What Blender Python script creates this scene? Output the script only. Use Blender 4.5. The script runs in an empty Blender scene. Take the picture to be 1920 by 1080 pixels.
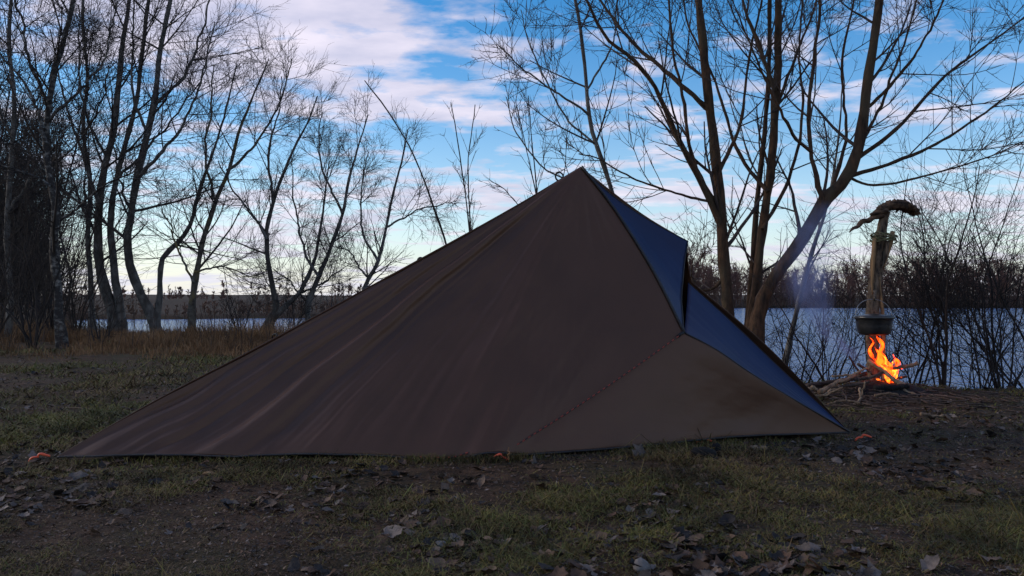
import bpy, math
import numpy as np
from mathutils import Vector, Matrix

S = bpy.context.scene
COL = S.collection
R = math.radians

# ------------------------------------------------------------------ camera
FPX, CAMH, HOR = 1450.0, 0.80, 562.0
PITCH = math.atan((HOR - 540) / FPX)
cd = bpy.data.cameras.new('camera')
cam = bpy.data.objects.new('camera', cd)
COL.objects.link(cam)
cam.location = (0, 0, CAMH)
cam.rotation_euler = (math.pi / 2 + PITCH, 0, 0)
cd.sensor_width = 36.0
cd.lens = FPX / 1920 * 36.0
cd.clip_start = 0.05
cd.clip_end = 3000
S.camera = cam

# ------------------------------------------------------------------ light
SUN_AZ, SUN_EL = R(-80), R(22)          # low, beyond the left edge of the view
w = bpy.data.worlds.new('World')
S.world = w
w.use_nodes = True
nt = w.node_tree
nt.nodes.clear()
N = nt.nodes.new
L = nt.links.new
out = N('ShaderNodeOutputWorld')
bg = N('ShaderNodeBackground')
bg.inputs['Strength'].default_value = 0.14
sky = N('ShaderNodeTexSky')
sky.sky_type = 'NISHITA'
sky.sun_disc = False
sky.sun_elevation = SUN_EL
sky.sun_rotation = SUN_AZ
sky.air_density = 1.0
sky.dust_density = 0.3
sky.ozone_density = 1.6
hs = N('ShaderNodeHueSaturation')
hs.inputs['Saturation'].default_value = 1.55
hs.inputs['Hue'].default_value = 0.503
hs.inputs['Value'].default_value = 0.58
L(sky.outputs[0], hs.inputs['Color'])
tc = N('ShaderNodeTexCoord')
sx = N('ShaderNodeSeparateXYZ')
L(tc.outputs['Generated'], sx.inputs[0])
def M2(op, a, b=None, c=None):
    m = N('ShaderNodeMath'); m.operation = op
    for i, v in enumerate((a, b, c)):
        if v is None: continue
        if isinstance(v, (int, float)): m.inputs[i].default_value = v
        else: L(v, m.inputs[i])
    return m.outputs[0]
zz = M2('MAXIMUM', sx.outputs[2], 0.0)
den = M2('ADD', zz, 0.10)
cx = M2('DIVIDE', sx.outputs[0], den)
cy = M2('DIVIDE', sx.outputs[1], den)
cv = N('ShaderNodeCombineXYZ')
L(cx, cv.inputs[0]); L(cy, cv.inputs[1])
mp = N('ShaderNodeMapping')
mp.inputs['Location'].default_value = (4.814, 19.246, 1.137)
mp.inputs['Scale'].default_value = (0.8, 1.15, 1.0)
L(cv.outputs[0], mp.inputs[0])
nz = N('ShaderNodeTexNoise')
nz.inputs['Scale'].default_value = 1.3
nz.inputs['Detail'].default_value = 9.0
nz.inputs['Roughness'].default_value = 0.5
nz.inputs['Distortion'].default_value = 0.25
L(mp.outputs[0], nz.inputs['Vector'])
cr = N('ShaderNodeValToRGB')
cr.color_ramp.elements[0].position = 0.485
cr.color_ramp.elements[0].color = (0, 0, 0, 1)
cr.color_ramp.elements[1].position = 0.575
cr.color_ramp.elements[1].color = (1, 1, 1, 1)
nz3 = N('ShaderNodeTexNoise')
nz3.inputs['Scale'].default_value = 5.0
nz3.inputs['Detail'].default_value = 7.0
nz3.inputs['Roughness'].default_value = 0.55
L(mp.outputs[0], nz3.inputs['Vector'])
cmix = M2('ADD', M2('MULTIPLY', nz.outputs['Fac'], 0.58), M2('MULTIPLY', nz3.outputs['Fac'], 0.42))
L(cmix, cr.inputs[0])
nz2 = N('ShaderNodeTexNoise')
nz2.inputs['Scale'].default_value = 4.0
nz2.inputs['Detail'].default_value = 6.0
L(mp.outputs[0], nz2.inputs['Vector'])
cc = N('ShaderNodeValToRGB')
cc.color_ramp.elements[0].position = 0.32
cc.color_ramp.elements[0].color = (1.75, 1.75, 2.3, 1)
cc.color_ramp.elements[1].position = 0.68
cc.color_ramp.elements[1].color = (3.1, 2.8, 3.15, 1)
L(nz2.outputs['Fac'], cc.inputs[0])
mx = N('ShaderNodeMixRGB')
fac = M2('MULTIPLY', cr.outputs[0], 0.9)
L(fac, mx.inputs[0])
L(hs.outputs[0], mx.inputs[1])
L(cc.outputs[0], mx.inputs[2])
# thin pale veil that thickens towards the horizon
veil = M2('MULTIPLY', M2('POWER', 2.718, M2('MULTIPLY', zz, -8.5)), 0.9)
vm = N('ShaderNodeMixRGB')
L(veil, vm.inputs[0]); L(mx.outputs[0], vm.inputs[1])
vm.inputs[2].default_value = (2.5, 2.55, 2.85, 1)
L(vm.outputs[0], bg.inputs['Color'])
L(bg.outputs[0], out.inputs['Surface'])

sl = bpy.data.lights.new('sun', 'SUN')
sl.energy = 0.6
sl.angle = R(12)
sl.color = (1.0, 0.86, 0.72)
sun = bpy.data.objects.new('sun', sl)
COL.objects.link(sun)
sd = Vector((math.sin(SUN_AZ) * math.cos(SUN_EL), math.cos(SUN_AZ) * math.cos(SUN_EL), math.sin(SUN_EL)))
sun.rotation_euler = (-sd).to_track_quat('-Z', 'Y').to_euler()

S.view_settings.view_transform = 'Standard'
S.view_settings.look = 'None'
S.view_settings.gamma = 1.0
S.view_settings.exposure = 1.22
S.view_settings.use_curve_mapping = False
S.render.engine = 'CYCLES'
S.cycles.use_denoising = True
S.cycles.max_bounces = 6
S.cycles.transparent_max_bounces = 12

# ------------------------------------------------------------------ helpers
def at(x, y, depth):
    """scene point that lies at world distance Y=depth along the sight line of a photo pixel"""
    c, s = math.cos(PITCH), math.sin(PITCH)
    u = (540 - y) / FPX
    fy, fz = c - s * u, s + c * u
    k = depth / fy
    return np.array([(x - 960) / FPX * k, depth, CAMH + fz * k])

def gp(x, y, z=0.0):
    c, s = math.cos(PITCH), math.sin(PITCH)
    u = (540 - y) / FPX
    fy, fz = c - s * u, s + c * u
    k = (z - CAMH) / fz
    return np.array([(x - 960) / FPX * k, fy * k, z])

_tab = np.random.default_rng(7).random((256, 256))
def vnoise(x, y):
    x = np.asarray(x, float); y = np.asarray(y, float)
    i = np.floor(x).astype(int); j = np.floor(y).astype(int)
    fx = x - i; fy = y - j
    fx = fx * fx * (3 - 2 * fx); fy = fy * fy * (3 - 2 * fy)
    a = _tab[i & 255, j & 255]; b = _tab[(i + 1) & 255, j & 255]
    c = _tab[i & 255, (j + 1) & 255]; d = _tab[(i + 1) & 255, (j + 1) & 255]
    return (a * (1 - fx) + b * fx) * (1 - fy) + (c * (1 - fx) + d * fx) * fy
def fbm(x, y, o=4):
    s = 0; a = .5; 
    for k in range(o):
        s = s + a * vnoise(x * 2 ** k + 17.3 * k, y * 2 ** k + 5.1 * k); a *= .5
    return s
def sstep(a, b, x):
    t = np.clip((x - a) / (b - a), 0, 1)
    return t * t * (3 - 2 * t)
def nrm(v):
    return v / np.maximum(np.linalg.norm(v, axis=-1, keepdims=True), 1e-9)

def mesh(name, V, F, mats, smooth=True, midx=None):
    V = np.asarray(V, np.float32); 
    me = bpy.data.meshes.new(name)
    Fs = F if isinstance(F, list) else [F]
    Fs = [np.asarray(f, np.int32) for f in Fs if len(f)]
    nl = sum(f.size for f in Fs); npoly = sum(len(f) for f in Fs)
    me.vertices.add(len(V)); me.vertices.foreach_set('co', V.ravel())
    me.loops.add(nl); me.loops.foreach_set('vertex_index', np.concatenate([f.ravel() for f in Fs]))
    me.polygons.add(npoly)
    tot = np.concatenate([np.full(len(f), f.shape[1], np.int32) for f in Fs])
    st = np.concatenate([[0], np.cumsum(tot)[:-1]]).astype(np.int32)
    me.polygons.foreach_set('loop_start', st)
    if midx is not None: me.polygons.foreach_set('material_index', np.asarray(midx, np.int32))
    if smooth: me.polygons.foreach_set('use_smooth', np.ones(npoly, bool))
    for m in (mats if isinstance(mats, (list, tuple)) else [mats]): me.materials.append(m)
    me.update(calc_edges=True); me.validate()
    return me
def obj(name, me, parent=None, loc=None):
    o = bpy.data.objects.new(name, me)
    COL.objects.link(o)
    if parent is not None: o.parent = parent
    if loc is not None: o.location = Vector(loc)
    return o
def tag(o, label=None, cat=None, group=None, kind=None):
    if label: o['label'] = label
    if cat: o['category'] = cat
    if group: o['group'] = group
    if kind: o['kind'] = kind
    return o
def thing(name, loc, label, cat, group=None):
    o = bpy.data.objects.new(name, None)
    o.empty_display_size = .05
    COL.objects.link(o); o.location = Vector(loc)
    return tag(o, label, cat, group)

def tubes(P, Rr, sides, flat=None):
    """P (N,K,3), Rr (N,K) -> verts, quads (+ end caps closed by tapering)"""
    Nn, K, _ = P.shape
    T = np.empty_like(P)
    T[:, 1:-1] = P[:, 2:] - P[:, :-2]; T[:, 0] = P[:, 1] - P[:, 0]; T[:, -1] = P[:, -1] - P[:, -2]
    T = nrm(T)
    mean = nrm(P[:, -1] - P[:, 0])
    ref = np.where(np.abs(mean[:, 2:3]) > .8, np.array([[1., .13, 0]]), np.array([[.05, .1, 1.]]))[:, None, :]
    A = nrm(np.cross(T, ref)); B = np.cross(T, A)
    th = np.linspace(0, 2 * math.pi, sides, endpoint=False)
    V = P[:, :, None, :] + Rr[:, :, None, None] * (np.cos(th)[None, None, :, None] * A[:, :, None, :] + np.sin(th)[None, None, :, None] * B[:, :, None, :] * (flat or 1.0))
    base = (np.arange(Nn) * K * sides)[:, None, None]
    k = np.arange(K - 1)[None, :, None] * sides
    s = np.arange(sides)[None, None, :]; s2 = (s + 1) % sides
    F = np.stack([base + k + s, base + k + s2, base + k + sides + s2, base + k + sides + s], -1).reshape(-1, 4)
    return V.reshape(-1, 3), F

def resample(pts, K):
    pts = np.asarray(pts, float)
    n = len(pts)
    if n == 2:
        t = np.linspace(0, 1, K)[:, None]; return pts[0] * (1 - t) + pts[1] * t
    P = np.vstack([2 * pts[0] - pts[1], pts, 2 * pts[-1] - pts[-2]])
    seg = np.linalg.norm(np.diff(pts, axis=0), axis=1); cum = np.concatenate([[0], np.cumsum(seg)])
    o = []
    for d in np.linspace(0, cum[-1], K):
        i = min(np.searchsorted(cum, d, 'right') - 1, n - 2); t = (d - cum[i]) / max(seg[i], 1e-9)
        a, b, c, e = P[i], P[i + 1], P[i + 2], P[i + 3]
        o.append(.5 * (2 * b + (c - a) * t + (2 * a - 5 * b + 4 * c - e) * t * t + (3 * b - a - 3 * c + e) * t ** 3))
    return np.array(o)

def grow(rng, P, Rr, n, t0, t1, ang, Lr, K, wig, up, rr, rmin, taper=.35):
    Nn, K0, _ = P.shape
    idx = np.repeat(np.arange(Nn), n)
    m = len(idx)
    t = t0 + (t1 - t0) * rng.random(m)
    f = np.minimum(t * (K0 - 1), K0 - 1.001); i = f.astype(int); wv = (f - i)[:, None]
    pos = P[idx, i] * (1 - wv) + P[idx, i + 1] * wv
    tan = nrm(P[idx, i + 1] - P[idx, i])
    rad = Rr[idx, i] * (1 - wv[:, 0]) + Rr[idx, i + 1] * wv[:, 0]
    v = rng.normal(size=(m, 3)); v -= (v * tan).sum(1, keepdims=True) * tan; v = nrm(v)
    a = rng.uniform(R(ang[0]), R(ang[1]), m)[:, None]
    d = np.cos(a) * tan + np.sin(a) * v
    Ln = rng.uniform(Lr[0], Lr[1], m) * (1.15 - .6 * t)
    st = (Ln / (K - 1))[:, None]
    pts = [pos]
    for k in range(K - 1):
        d = d + wig * rng.normal(size=(m, 3)); d[:, 2] += up; d = nrm(d)
        pts.append(pts[-1] + d * st)
    Q = np.stack(pts, 1)
    r0 = np.maximum(np.minimum(rad * rr, Ln * .013 + rmin), rmin)
    RQ = r0[:, None] * np.linspace(1, taper, K)[None, :]
    return Q, RQ

# ------------------------------------------------------------------ materials
def mat(name, c1, c2=None, scale=8.0, rough=.85, bump=0., bscale=40., c3=None, c3scale=2.5, c3pos=(.5, .62), stretch=(1, 1, 1), spec=.3, detail=6, randv=0., pos=(.35, .65), coat=0.):
    m = bpy.data.materials.new(name); m.use_nodes = True
    t = m.node_tree; b = t.nodes['Principled BSDF']
    b.inputs['Roughness'].default_value = rough
    b.inputs['Specular IOR Level'].default_value = spec
    b.inputs['Coat Weight'].default_value = coat
    tcn = t.nodes.new('ShaderNodeTexCoord'); mpn = t.nodes.new('ShaderNodeMapping')
    mpn.inputs['Scale'].default_value = stretch
    t.links.new(tcn.outputs['Object'], mpn.inputs[0])
    def noise(sc, de=detail, ro=.6):
        n = t.nodes.new('ShaderNodeTexNoise'); n.inputs['Scale'].default_value = sc
        n.inputs['Detail'].default_value = de; n.inputs['Roughness'].default_value = ro
        t.links.new(mpn.outputs[0], n.inputs['Vector']); return n.outputs['Fac']
    def ramp(f, p, a, bb):
        r = t.nodes.new('ShaderNodeValToRGB')
        r.color_ramp.elements[0].position = p[0]; r.color_ramp.elements[0].color = (*a, 1)
        r.color_ramp.elements[1].position = p[1]; r.color_ramp.elements[1].color = (*bb, 1)
        t.links.new(f, r.inputs[0]); return r.outputs[0]
    c2 = c2 or tuple(x * .6 for x in c1)
    col = ramp(noise(scale), pos, c2, c1)
    if c3:
        f = ramp(noise(c3scale), c3pos, (0, 0, 0), (1, 1, 1))
        mm = t.nodes.new('ShaderNodeMixRGB'); t.links.new(f, mm.inputs[0]); t.links.new(col, mm.inputs[1]); mm.inputs[2].default_value = (*c3, 1)
        col = mm.outputs[0]
    if randv:
        oi = t.nodes.new('ShaderNodeObjectInfo'); mr = t.nodes.new('ShaderNodeMapRange')
        mr.inputs['To Min'].default_value = 1 - randv; mr.inputs['To Max'].default_value = 1 + randv
        t.links.new(oi.outputs['Random'], mr.inputs[0])
        hv = t.nodes.new('ShaderNodeHueSaturation'); t.links.new(mr.outputs[0], hv.inputs['Value']); t.links.new(col, hv.inputs['Color']); col = hv.outputs[0]
    t.links.new(col, b.inputs['Base Color'])
    if bump:
        bn = t.nodes.new('ShaderNodeBump'); bn.inputs['Strength'].default_value = bump; bn.inputs['Distance'].default_value = .02
        t.links.new(noise(bscale, 8), bn.inputs['Height']); t.links.new(bn.outputs[0], b.inputs['Normal'])
    return m

M_soil = mat('soil', (.085, .048, .028), (.024, .015, .010), 9, .95, 1., 38., c3=(.045, .036, .018), c3scale=1.6, c3pos=(.45, .65), spec=.15)
M_bark_brown = mat('brown_bark', (.095, .050, .027), (.028, .018, .012), 22, .9, .8, 45., c3=(.07, .048, .028), c3scale=5, stretch=(1, 1, .35), spec=.2)
M_bark_grey = mat('grey_bark', (.17, .155, .135), (.05, .043, .038), 9, .9, .7, 30., c3=(.07, .06, .05), c3scale=3, stretch=(1, 1, .6), spec=.2)
M_bark_birch = mat('birch_bark', (.22, .20, .175), (.035, .030, .027), 9, .85, .6, 25., stretch=(1, 1, 1.5), pos=(.48, .68), spec=.2)
M_bark_lichen = mat('lichen_bark', (.16, .14, .11), (.05, .042, .036), 9, .9, .7, 30., c3=(.20, .15, .05), c3scale=2.4, spec=.2)
M_twig = mat('twig', (.075, .052, .042), (.04, .028, .024), 6, .8, spec=.25)
M_twig_far = mat('grey_twig', (.085, .066, .056), (.045, .036, .032), 2, .85, spec=.2)
M_twig_dark = mat('dark_twig', (.040, .031, .027), (.022, .018, .016), 3, .85, spec=.2)
M_far = mat('far_wood', (.19, .105, .082), (.10, .060, .052), .25, .95, spec=.05)
M_farscrub = mat('far_scrub', (.19, .115, .08), (.10, .066, .052), .5, .95, spec=.05)
M_straw = mat('straw', (.28, .155, .072), (.10, .052, .026), 1.1, .85, spec=.15)
M_grass = [mat('green_grass', (.145, .14, .026), (.042, .044, .010), 2.2, .7, spec=.3),
           mat('olive_grass', (.20, .15, .034), (.055, .042, .012), 2.2, .75, spec=.3),
           mat('dead_grass', (.18, .115, .055), (.05, .030, .015), 2.2, .8, spec=.2)]
M_leaf = [mat('grey_leaf', (.19, .145, .118), (.080, .058, .046), 24, .7, .4, 60., spec=.4, randv=.35),
          mat('tan_leaf', (.17, .105, .065), (.07, .042, .026), 24, .7, .4, 60., spec=.35, randv=.3),
          mat('brown_leaf', (.11, .058, .034), (.042, .023, .014), 24, .75, .4, 60., spec=.35, randv=.35),
          mat('dark_leaf', (.035, .026, .022), (.014, .011, .010), 24, .75, .4, 60., spec=.35, randv=.35)]

def fabric(name, c, rough, spec, sheen):
    m = bpy.data.materials.new(name); m.use_nodes = True
    t = m.node_tree; b = t.nodes['Principled BSDF']
    b.inputs['Roughness'].default_value = rough; b.inputs['Specular IOR Level'].default_value = spec
    b.inputs['Specular Tint'].default_value = (*sheen, 1)
    tcn = t.nodes.new('ShaderNodeTexCoord')
    n = t.nodes.new('ShaderNodeTexNoise'); n.inputs['Scale'].default_value = 3.0; n.inputs['Detail'].default_value = 5
    t.links.new(tcn.outputs['Object'], n.inputs['Vector'])
    r = t.nodes.new('ShaderNodeValToRGB')
    r.color_ramp.elements[0].position = .3; r.color_ramp.elements[0].color = (*[x * .88 for x in c], 1)
    r.color_ramp.elements[1].position = .7; r.color_ramp.elements[1].color = (*[x * 1.08 for x in c], 1)
    t.links.new(n.outputs['Fac'], r.inputs[0])
    # fine ripstop grid
    hs_ = []
    for ax in ('X', 'Z'):
        wv = t.nodes.new('ShaderNodeTexWave'); wv.wave_type = 'BANDS'; wv.bands_direction = ax
        wv.inputs['Scale'].default_value = 55.; wv.inputs['Distortion'].default_value = .3
        t.links.new(tcn.outputs['Object'], wv.inputs['Vector']); hs_.append(wv.outputs['Fac'])
    ad = t.nodes.new('ShaderNodeMath'); ad.operation = 'MULTIPLY'; t.links.new(hs_[0], ad.inputs[0]); t.links.new(hs_[1], ad.inputs[1])
    n2 = t.nodes.new('ShaderNodeTexNoise'); n2.inputs['Scale'].default_value = 260.; n2.inputs['Detail'].default_value = 3
    t.links.new(tcn.outputs['Object'], n2.inputs['Vector'])
    a2 = t.nodes.new('ShaderNodeMath'); a2.operation = 'ADD'; t.links.new(ad.outputs[0], a2.inputs[0]); t.links.new(n2.outputs['Fac'], a2.inputs[1])
    mm = t.nodes.new('ShaderNodeMixRGB'); mm.blend_type = 'MULTIPLY'; mm.inputs[0].default_value = .16
    t.links.new(r.outputs[0], mm.inputs[1]); t.links.new(a2.outputs[0], mm.inputs[2]); t.links.new(mm.outputs[0], b.inputs['Base Color'])
    bn = t.nodes.new('ShaderNodeBump'); bn.inputs['Strength'].default_value = .12; bn.inputs['Distance'].default_value = .002
    t.links.new(a2.outputs[0], bn.inputs['Height']); t.links.new(bn.outputs[0], b.inputs['Normal'])
    return m
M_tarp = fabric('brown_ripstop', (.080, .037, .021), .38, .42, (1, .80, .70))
M_tarp_sky_tint = fabric('sky_tinted_ripstop', (.007, .016, .062), .55, .28, (1, 1, 1))  # blue sky light on the brown tarp cloth, put into the base colour
M_hem = mat('black_hem', (.022, .019, .020), (.014, .012, .013), 30, .6, .3, 120, spec=.4)
M_black = mat('black_webbing', (.012, .012, .013), (.007, .007, .008), 40, .6, .3, 150)
M_orange = mat('orange_peg', (.80, .10, .03), (.62, .07, .02), 30, .45, spec=.5)
M_char = mat('charcoal', (.014, .012, .011), (.006, .005, .005), 20, .9, .9, 40)
M_post = mat('dead_wood', (.21, .145, .095), (.026, .019, .015), 34, .9, .9, 40, c3=(.16, .12, .09), c3scale=4, stretch=(1, 1, .3), spec=.2)
M_pale = mat('split_pale_wood', (.32, .19, .09), (.18, .105, .05), 18, .8, .4, 50, stretch=(2, 2, .25), spec=.25)
M_barkcap = mat('weathered_bark', (.15, .09, .055), (.022, .015, .012), 32, .92, 1., 40, stretch=(.4, 1, 1), spec=.15)
M_lash = mat('bark_withe', (.20, .185, .09), (.075, .065, .03), 26, .9, .6, 50)
M_pot = mat('sooty_enamel', (.030, .029, .030), (.012, .012, .012), 9, .32, .15, 30, c3=(.05, .033, .02), c3scale=7, c3pos=(.56, .68), spec=.6)
M_steel = mat('steel_wire', (.22, .21, .21), (.12, .12, .12), 30, .35, spec=.7)
M_stick = mat('dry_stick', (.33, .22, .135), (.12, .078, .05), 14, .85, .6, 50, stretch=(1, 1, 1), spec=.2, randv=.3)
M_stick_dark = mat('damp_stick', (.10, .070, .055), (.042, .030, .025), 14, .85, .6, 50, spec=.2, randv=.3)
M_stone = mat('pale_stone', (.20, .175, .155), (.11, .095, .085), 14, .85, .5, 30)

# cord: red with black flecks
M_cord = bpy.data.materials.new('red_black_cord'); M_cord.use_nodes = True
t = M_cord.node_tree; b = t.nodes['Principled BSDF']; b.inputs['Roughness'].default_value = .6
_tc = t.nodes.new('ShaderNodeTexCoord'); _wv = t.nodes.new('ShaderNodeTexWave'); _wv.bands_direction = 'X'
_wv.inputs['Scale'].default_value = 11.; t.links.new(_tc.outputs['Object'], _wv.inputs['Vector'])
_r = t.nodes.new('ShaderNodeValToRGB'); _r.color_ramp.interpolation = 'CONSTANT'
_r.color_ramp.elements[0].color = (.012, .010, .010, 1); _r.color_ramp.elements[1].position = .55; _r.color_ramp.elements[1].color = (.30, .035, .02, 1)
t.links.new(_wv.outputs['Fac'], _r.inputs[0]); t.links.new(_r.outputs[0], b.inputs['Base Color'])

# water
M_water = bpy.data.materials.new('lake_water'); M_water.use_nodes = True
t = M_water.node_tree; b = t.nodes['Principled BSDF']
b.inputs['Base Color'].default_value = (.08, .17, .34, 1); b.inputs['Roughness'].default_value = .12; b.inputs['IOR'].default_value = 1.33
_tc = t.nodes.new('ShaderNodeTexCoord'); _mp = t.nodes.new('ShaderNodeMapping'); _mp.inputs['Scale'].default_value = (.45, 1.2, 1)
t.links.new(_tc.outputs['Object'], _mp.inputs[0])
_n = t.nodes.new('ShaderNodeTexNoise'); _n.inputs['Scale'].default_value = 2.6; _n.inputs['Detail'].default_value = 5
t.links.new(_mp.outputs[0], _n.inputs['Vector'])
_b = t.nodes.new('ShaderNodeBump'); _b.inputs['Strength'].default_value = .9; _b.inputs['Distance'].default_value = .24
t.links.new(_n.outputs['Fac'], _b.inputs['Height']); t.links.new(_b.outputs[0], b.inputs['Normal'])

# flames
def flame_mat(name, ca, cb, st):
    m = bpy.data.materials.new(name); m.use_nodes = True
    t = m.node_tree; t.nodes.remove(t.nodes['Principled BSDF']); o = t.nodes['Material Output']
    e = t.nodes.new('ShaderNodeEmission'); tr = t.nodes.new('ShaderNodeBsdfTransparent'); mxs = t.nodes.new('ShaderNodeMixShader')
    tcn = t.nodes.new('ShaderNodeTexCoord'); n = t.nodes.new('ShaderNodeTexNoise'); n.inputs['Scale'].default_value = 21.; n.inputs['Detail'].default_value = 4; n.inputs['Distortion'].default_value = 1.3
    mpn = t.nodes.new('ShaderNodeMapping'); mpn.inputs['Scale'].default_value = (1, 1, .55)
    t.links.new(tcn.outputs['Object'], mpn.inputs[0]); t.links.new(mpn.outputs[0], n.inputs['Vector'])
    r = t.nodes.new('ShaderNodeValToRGB'); r.color_ramp.elements[0].position = .38; r.color_ramp.elements[0].color = (*ca, 1)
    r.color_ramp.elements[1].position = .66; r.color_ramp.elements[1].color = (*cb, 1)
    t.links.new(n.outputs['Fac'], r.inputs[0]); t.links.new(r.outputs[0], e.inputs[0]); e.inputs[1].default_value = st
    q = t.nodes.new('ShaderNodeValToRGB'); q.color_ramp.elements[0].position = .42; q.color_ramp.elements[0].color = (.05, .05, .05, 1); q.color_ramp.elements[1].position = .62
    t.links.new(n.outputs['Fac'], q.inputs[0]); t.links.new(q.outputs[0], mxs.inputs[0])
    t.links.new(tr.outputs[0], mxs.inputs[1]); t.links.new(e.outputs[0], mxs.inputs[2]); t.links.new(mxs.outputs[0], o.inputs[0])
    return m
M_flame = flame_mat('flame', (.8, .022, .001), (1., .075, .004), 2.8)
M_flame_core = flame_mat('flame_core', (1., .09, .004), (1., .24, .02), 3.2)
M_ember = flame_mat('ember', (.5, .02, .0), (1., .2, .02), 1.2)

# ------------------------------------------------------------------ terrain
WATER_Z = -0.8
def shore_near(x):
    return np.interp(x, [-90, -30, -16, -13, -11, -10, -7.5, -5, -2, 1, 2.2, 3, 6, 12, 60], [155, 51.6, 27.5, 22.4, 19.4, 18.6, 18.1, 17.8, 15.6, 10, 7.9, 7.45, 7.35, 7.2, 6.])
def shore_far(x):
    return np.interp(x, [-200, -60, -30, -14, -5, 10, 30, 60, 100, 300], [60, 62, 62, 68, 78, 108, 142, 150, 146, 150])
def height(x, y):
    x = np.asarray(x, float); y = np.asarray(y, float)
    rough = (fbm(x * .55, y * .55, 3) - .44) * .09 + (fbm(x * 2.4 + 9, y * 2.4, 4) - .47) * .045 * sstep(40, 10, y) + (fbm(x * 11, y * 11 + 3, 3) - .44) * .018 * sstep(14, 6, y)
    # calm where the tarp edge touches
    flat = np.exp(-(((y - 4.1) / .45) ** 2)) * np.exp(-((x / 2.7) ** 4))
    rough = rough * (1 - .8 * flat)
    t = y - shore_near(x) - (fbm(x * 1.3, y * .3, 3) - .45) * .5
    near = rough - 2.2 * sstep(-.25, 1.5, t)
    mound = .07 * np.exp(-(((x - 3.0) / .8) ** 2 + ((y - 6.65) / .45) ** 2))
    near = near + mound
    t2 = y - shore_far(x) - (fbm(x * .05, y * .02, 3) - .45) * 6
    far = -2.2 + 1.75 * sstep(-2.5, 1.5, t2) + 1.3 * sstep(1, 40, t2) + 5 * sstep(60, 900, t2) + (fbm(x * .01, y * .01, 3) - .45) * 6 * sstep(100, 800, t2)
    return np.maximum(near, far)

def axis(lo, hi, fine_lo, fine_hi, step, ratio):
    a = list(np.arange(fine_lo, fine_hi, step)); s = step; v = a[-1]
    while v < hi: s *= ratio; v += s; a.append(v)
    s = step; v = fine_lo; b_ = []
    while v > lo: s *= ratio; v -= s; b_.append(v)
    return np.array(b_[::-1] + a)
gx = axis(-1500, 1500, -4.2, 5.2, .062, 1.075)
gy = axis(-60, 2500, 1.4, 9.0, .05, 1.065)
X, Y = np.meshgrid(gx, gy)
Z = height(X, Y)
V = np.stack([X, Y, Z], -1).reshape(-1, 3)
nx, ny = len(gx), len(gy)
ii = (np.arange(ny - 1)[:, None] * nx + np.arange(nx - 1)[None, :]).ravel()
F = np.stack([ii, ii + 1, ii + nx + 1, ii + nx], -1)
g = obj('ground', mesh('ground', V, F, M_soil))
tag(g, 'dark bare soil and mossy turf of the lakeside camp', 'ground', kind='structure')
V = np.array([[-1500, 5, WATER_Z], [1500, 5, WATER_Z], [1500, 400, WATER_Z], [-1500, 400, WATER_Z]])
o = obj('lake', mesh('lake', V, np.array([[0, 1, 2, 3]]), M_water, False))
tag(o, 'rippled pale blue lake between the camp and the far wood', 'lake', kind='structure')

# ------------------------------------------------------------------ the far wood
rng = np.random.default_rng(11)
def wood(name, n, xs, ys, hs, rbase, mt, label, nb=9, nt=7, seed=3, rmin=.03, lowleft=0.):
    r = np.random.default_rng(seed)
    x = xs(r, n); y = ys(r, x); h = r.uniform(*hs, n) * (.7 + .6 * vnoise(x * .09, y * 0 + 3)) * (1 - lowleft * sstep(25, 5, x))
    z = height(x, y) - .2
    K = 6; tt = np.linspace(0, 1, K)
    P = np.stack([x, y, z], -1)[:, None, :] + h[:, None, None] * tt[None, :, None] * np.array([0, 0, 1.]) 
    P = P + np.cumsum(r.normal(size=(n, K, 3)) * np.array([1, 1, 0]) * .035 * h[:, None, None], 1)
    RR = (rbase * h)[:, None] * np.linspace(1, .25, K)[None, :]
    Vs, Fs, off = [], [], 0
    def add(P_, R_, s):
        nonlocal off
        v, f = tubes(P_, R_, s); Vs.append(v); Fs.append(f + off); off += len(v)
    add(P, RR, 4)
    hm = float(np.mean(hs))
    B, BR = grow(r, P, RR, nb, .12, .98, (25, 60), (.22 * hm, .45 * hm), 4, .12, .10, .6, rmin); sc_ = np.repeat(h / hm, nb)[:, None, None]; B = B[:, :1] + (B - B[:, :1]) * np.minimum(sc_, 1)
    add(B, BR, 3)
    C, CR = grow(r, B, BR, nt, .1, 1., (20, 65), (.10 * hm, .22 * hm), 2, .12, .06, .7, rmin * .85, .5); C = C[:, :1] + (C - C[:, :1]) * np.minimum(np.repeat(sc_, nt, 0), 1)
    add(C, CR, 3)
    o = obj(name, mesh(name, np.vstack(Vs), np.vstack(Fs), mt))
    return tag(o, label, 'wood', kind='stuff')
wood('far_wood', 760, lambda r, n: r.uniform(15, 150, n), lambda r, x: shore_far(x) + 2 + 45 * r.random(len(x)) ** 1.5, (6., 9.5), .012, M_far,
     'bare brown wood along the far shore of the lake', 10, 6, 3, .055)
wood('far_thicket', 700, lambda r, n: r.uniform(-40, 160, n), lambda r, x: shore_far(x) + .8 + 8 * r.random(len(x)), (2.4, 6.0), .016, M_farscrub,
     'low brown scrub at the edge of the far shore', 8, 5, 4, .045, .8)
wood('distant_wood', 260, lambda r, n: r.uniform(-140, 30, n), lambda r, x: shore_far(x) + 30 + 60 * r.random(len(x)), (1.3, 2.6), .02, M_far,
     'distant low brown wood beyond the water behind the pale trunks', 10, 6, 5, .05)
wood('background_thicket', 160, lambda r, n: r.uniform(-40, -12.5, n), lambda r, x: -x * r.uniform(1.34, 1.68, len(x)), (3., 8), .005, M_twig_dark,
     'dense dark thicket of bare stems behind the leftmost trees', 16, 12, 6, .008)

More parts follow.
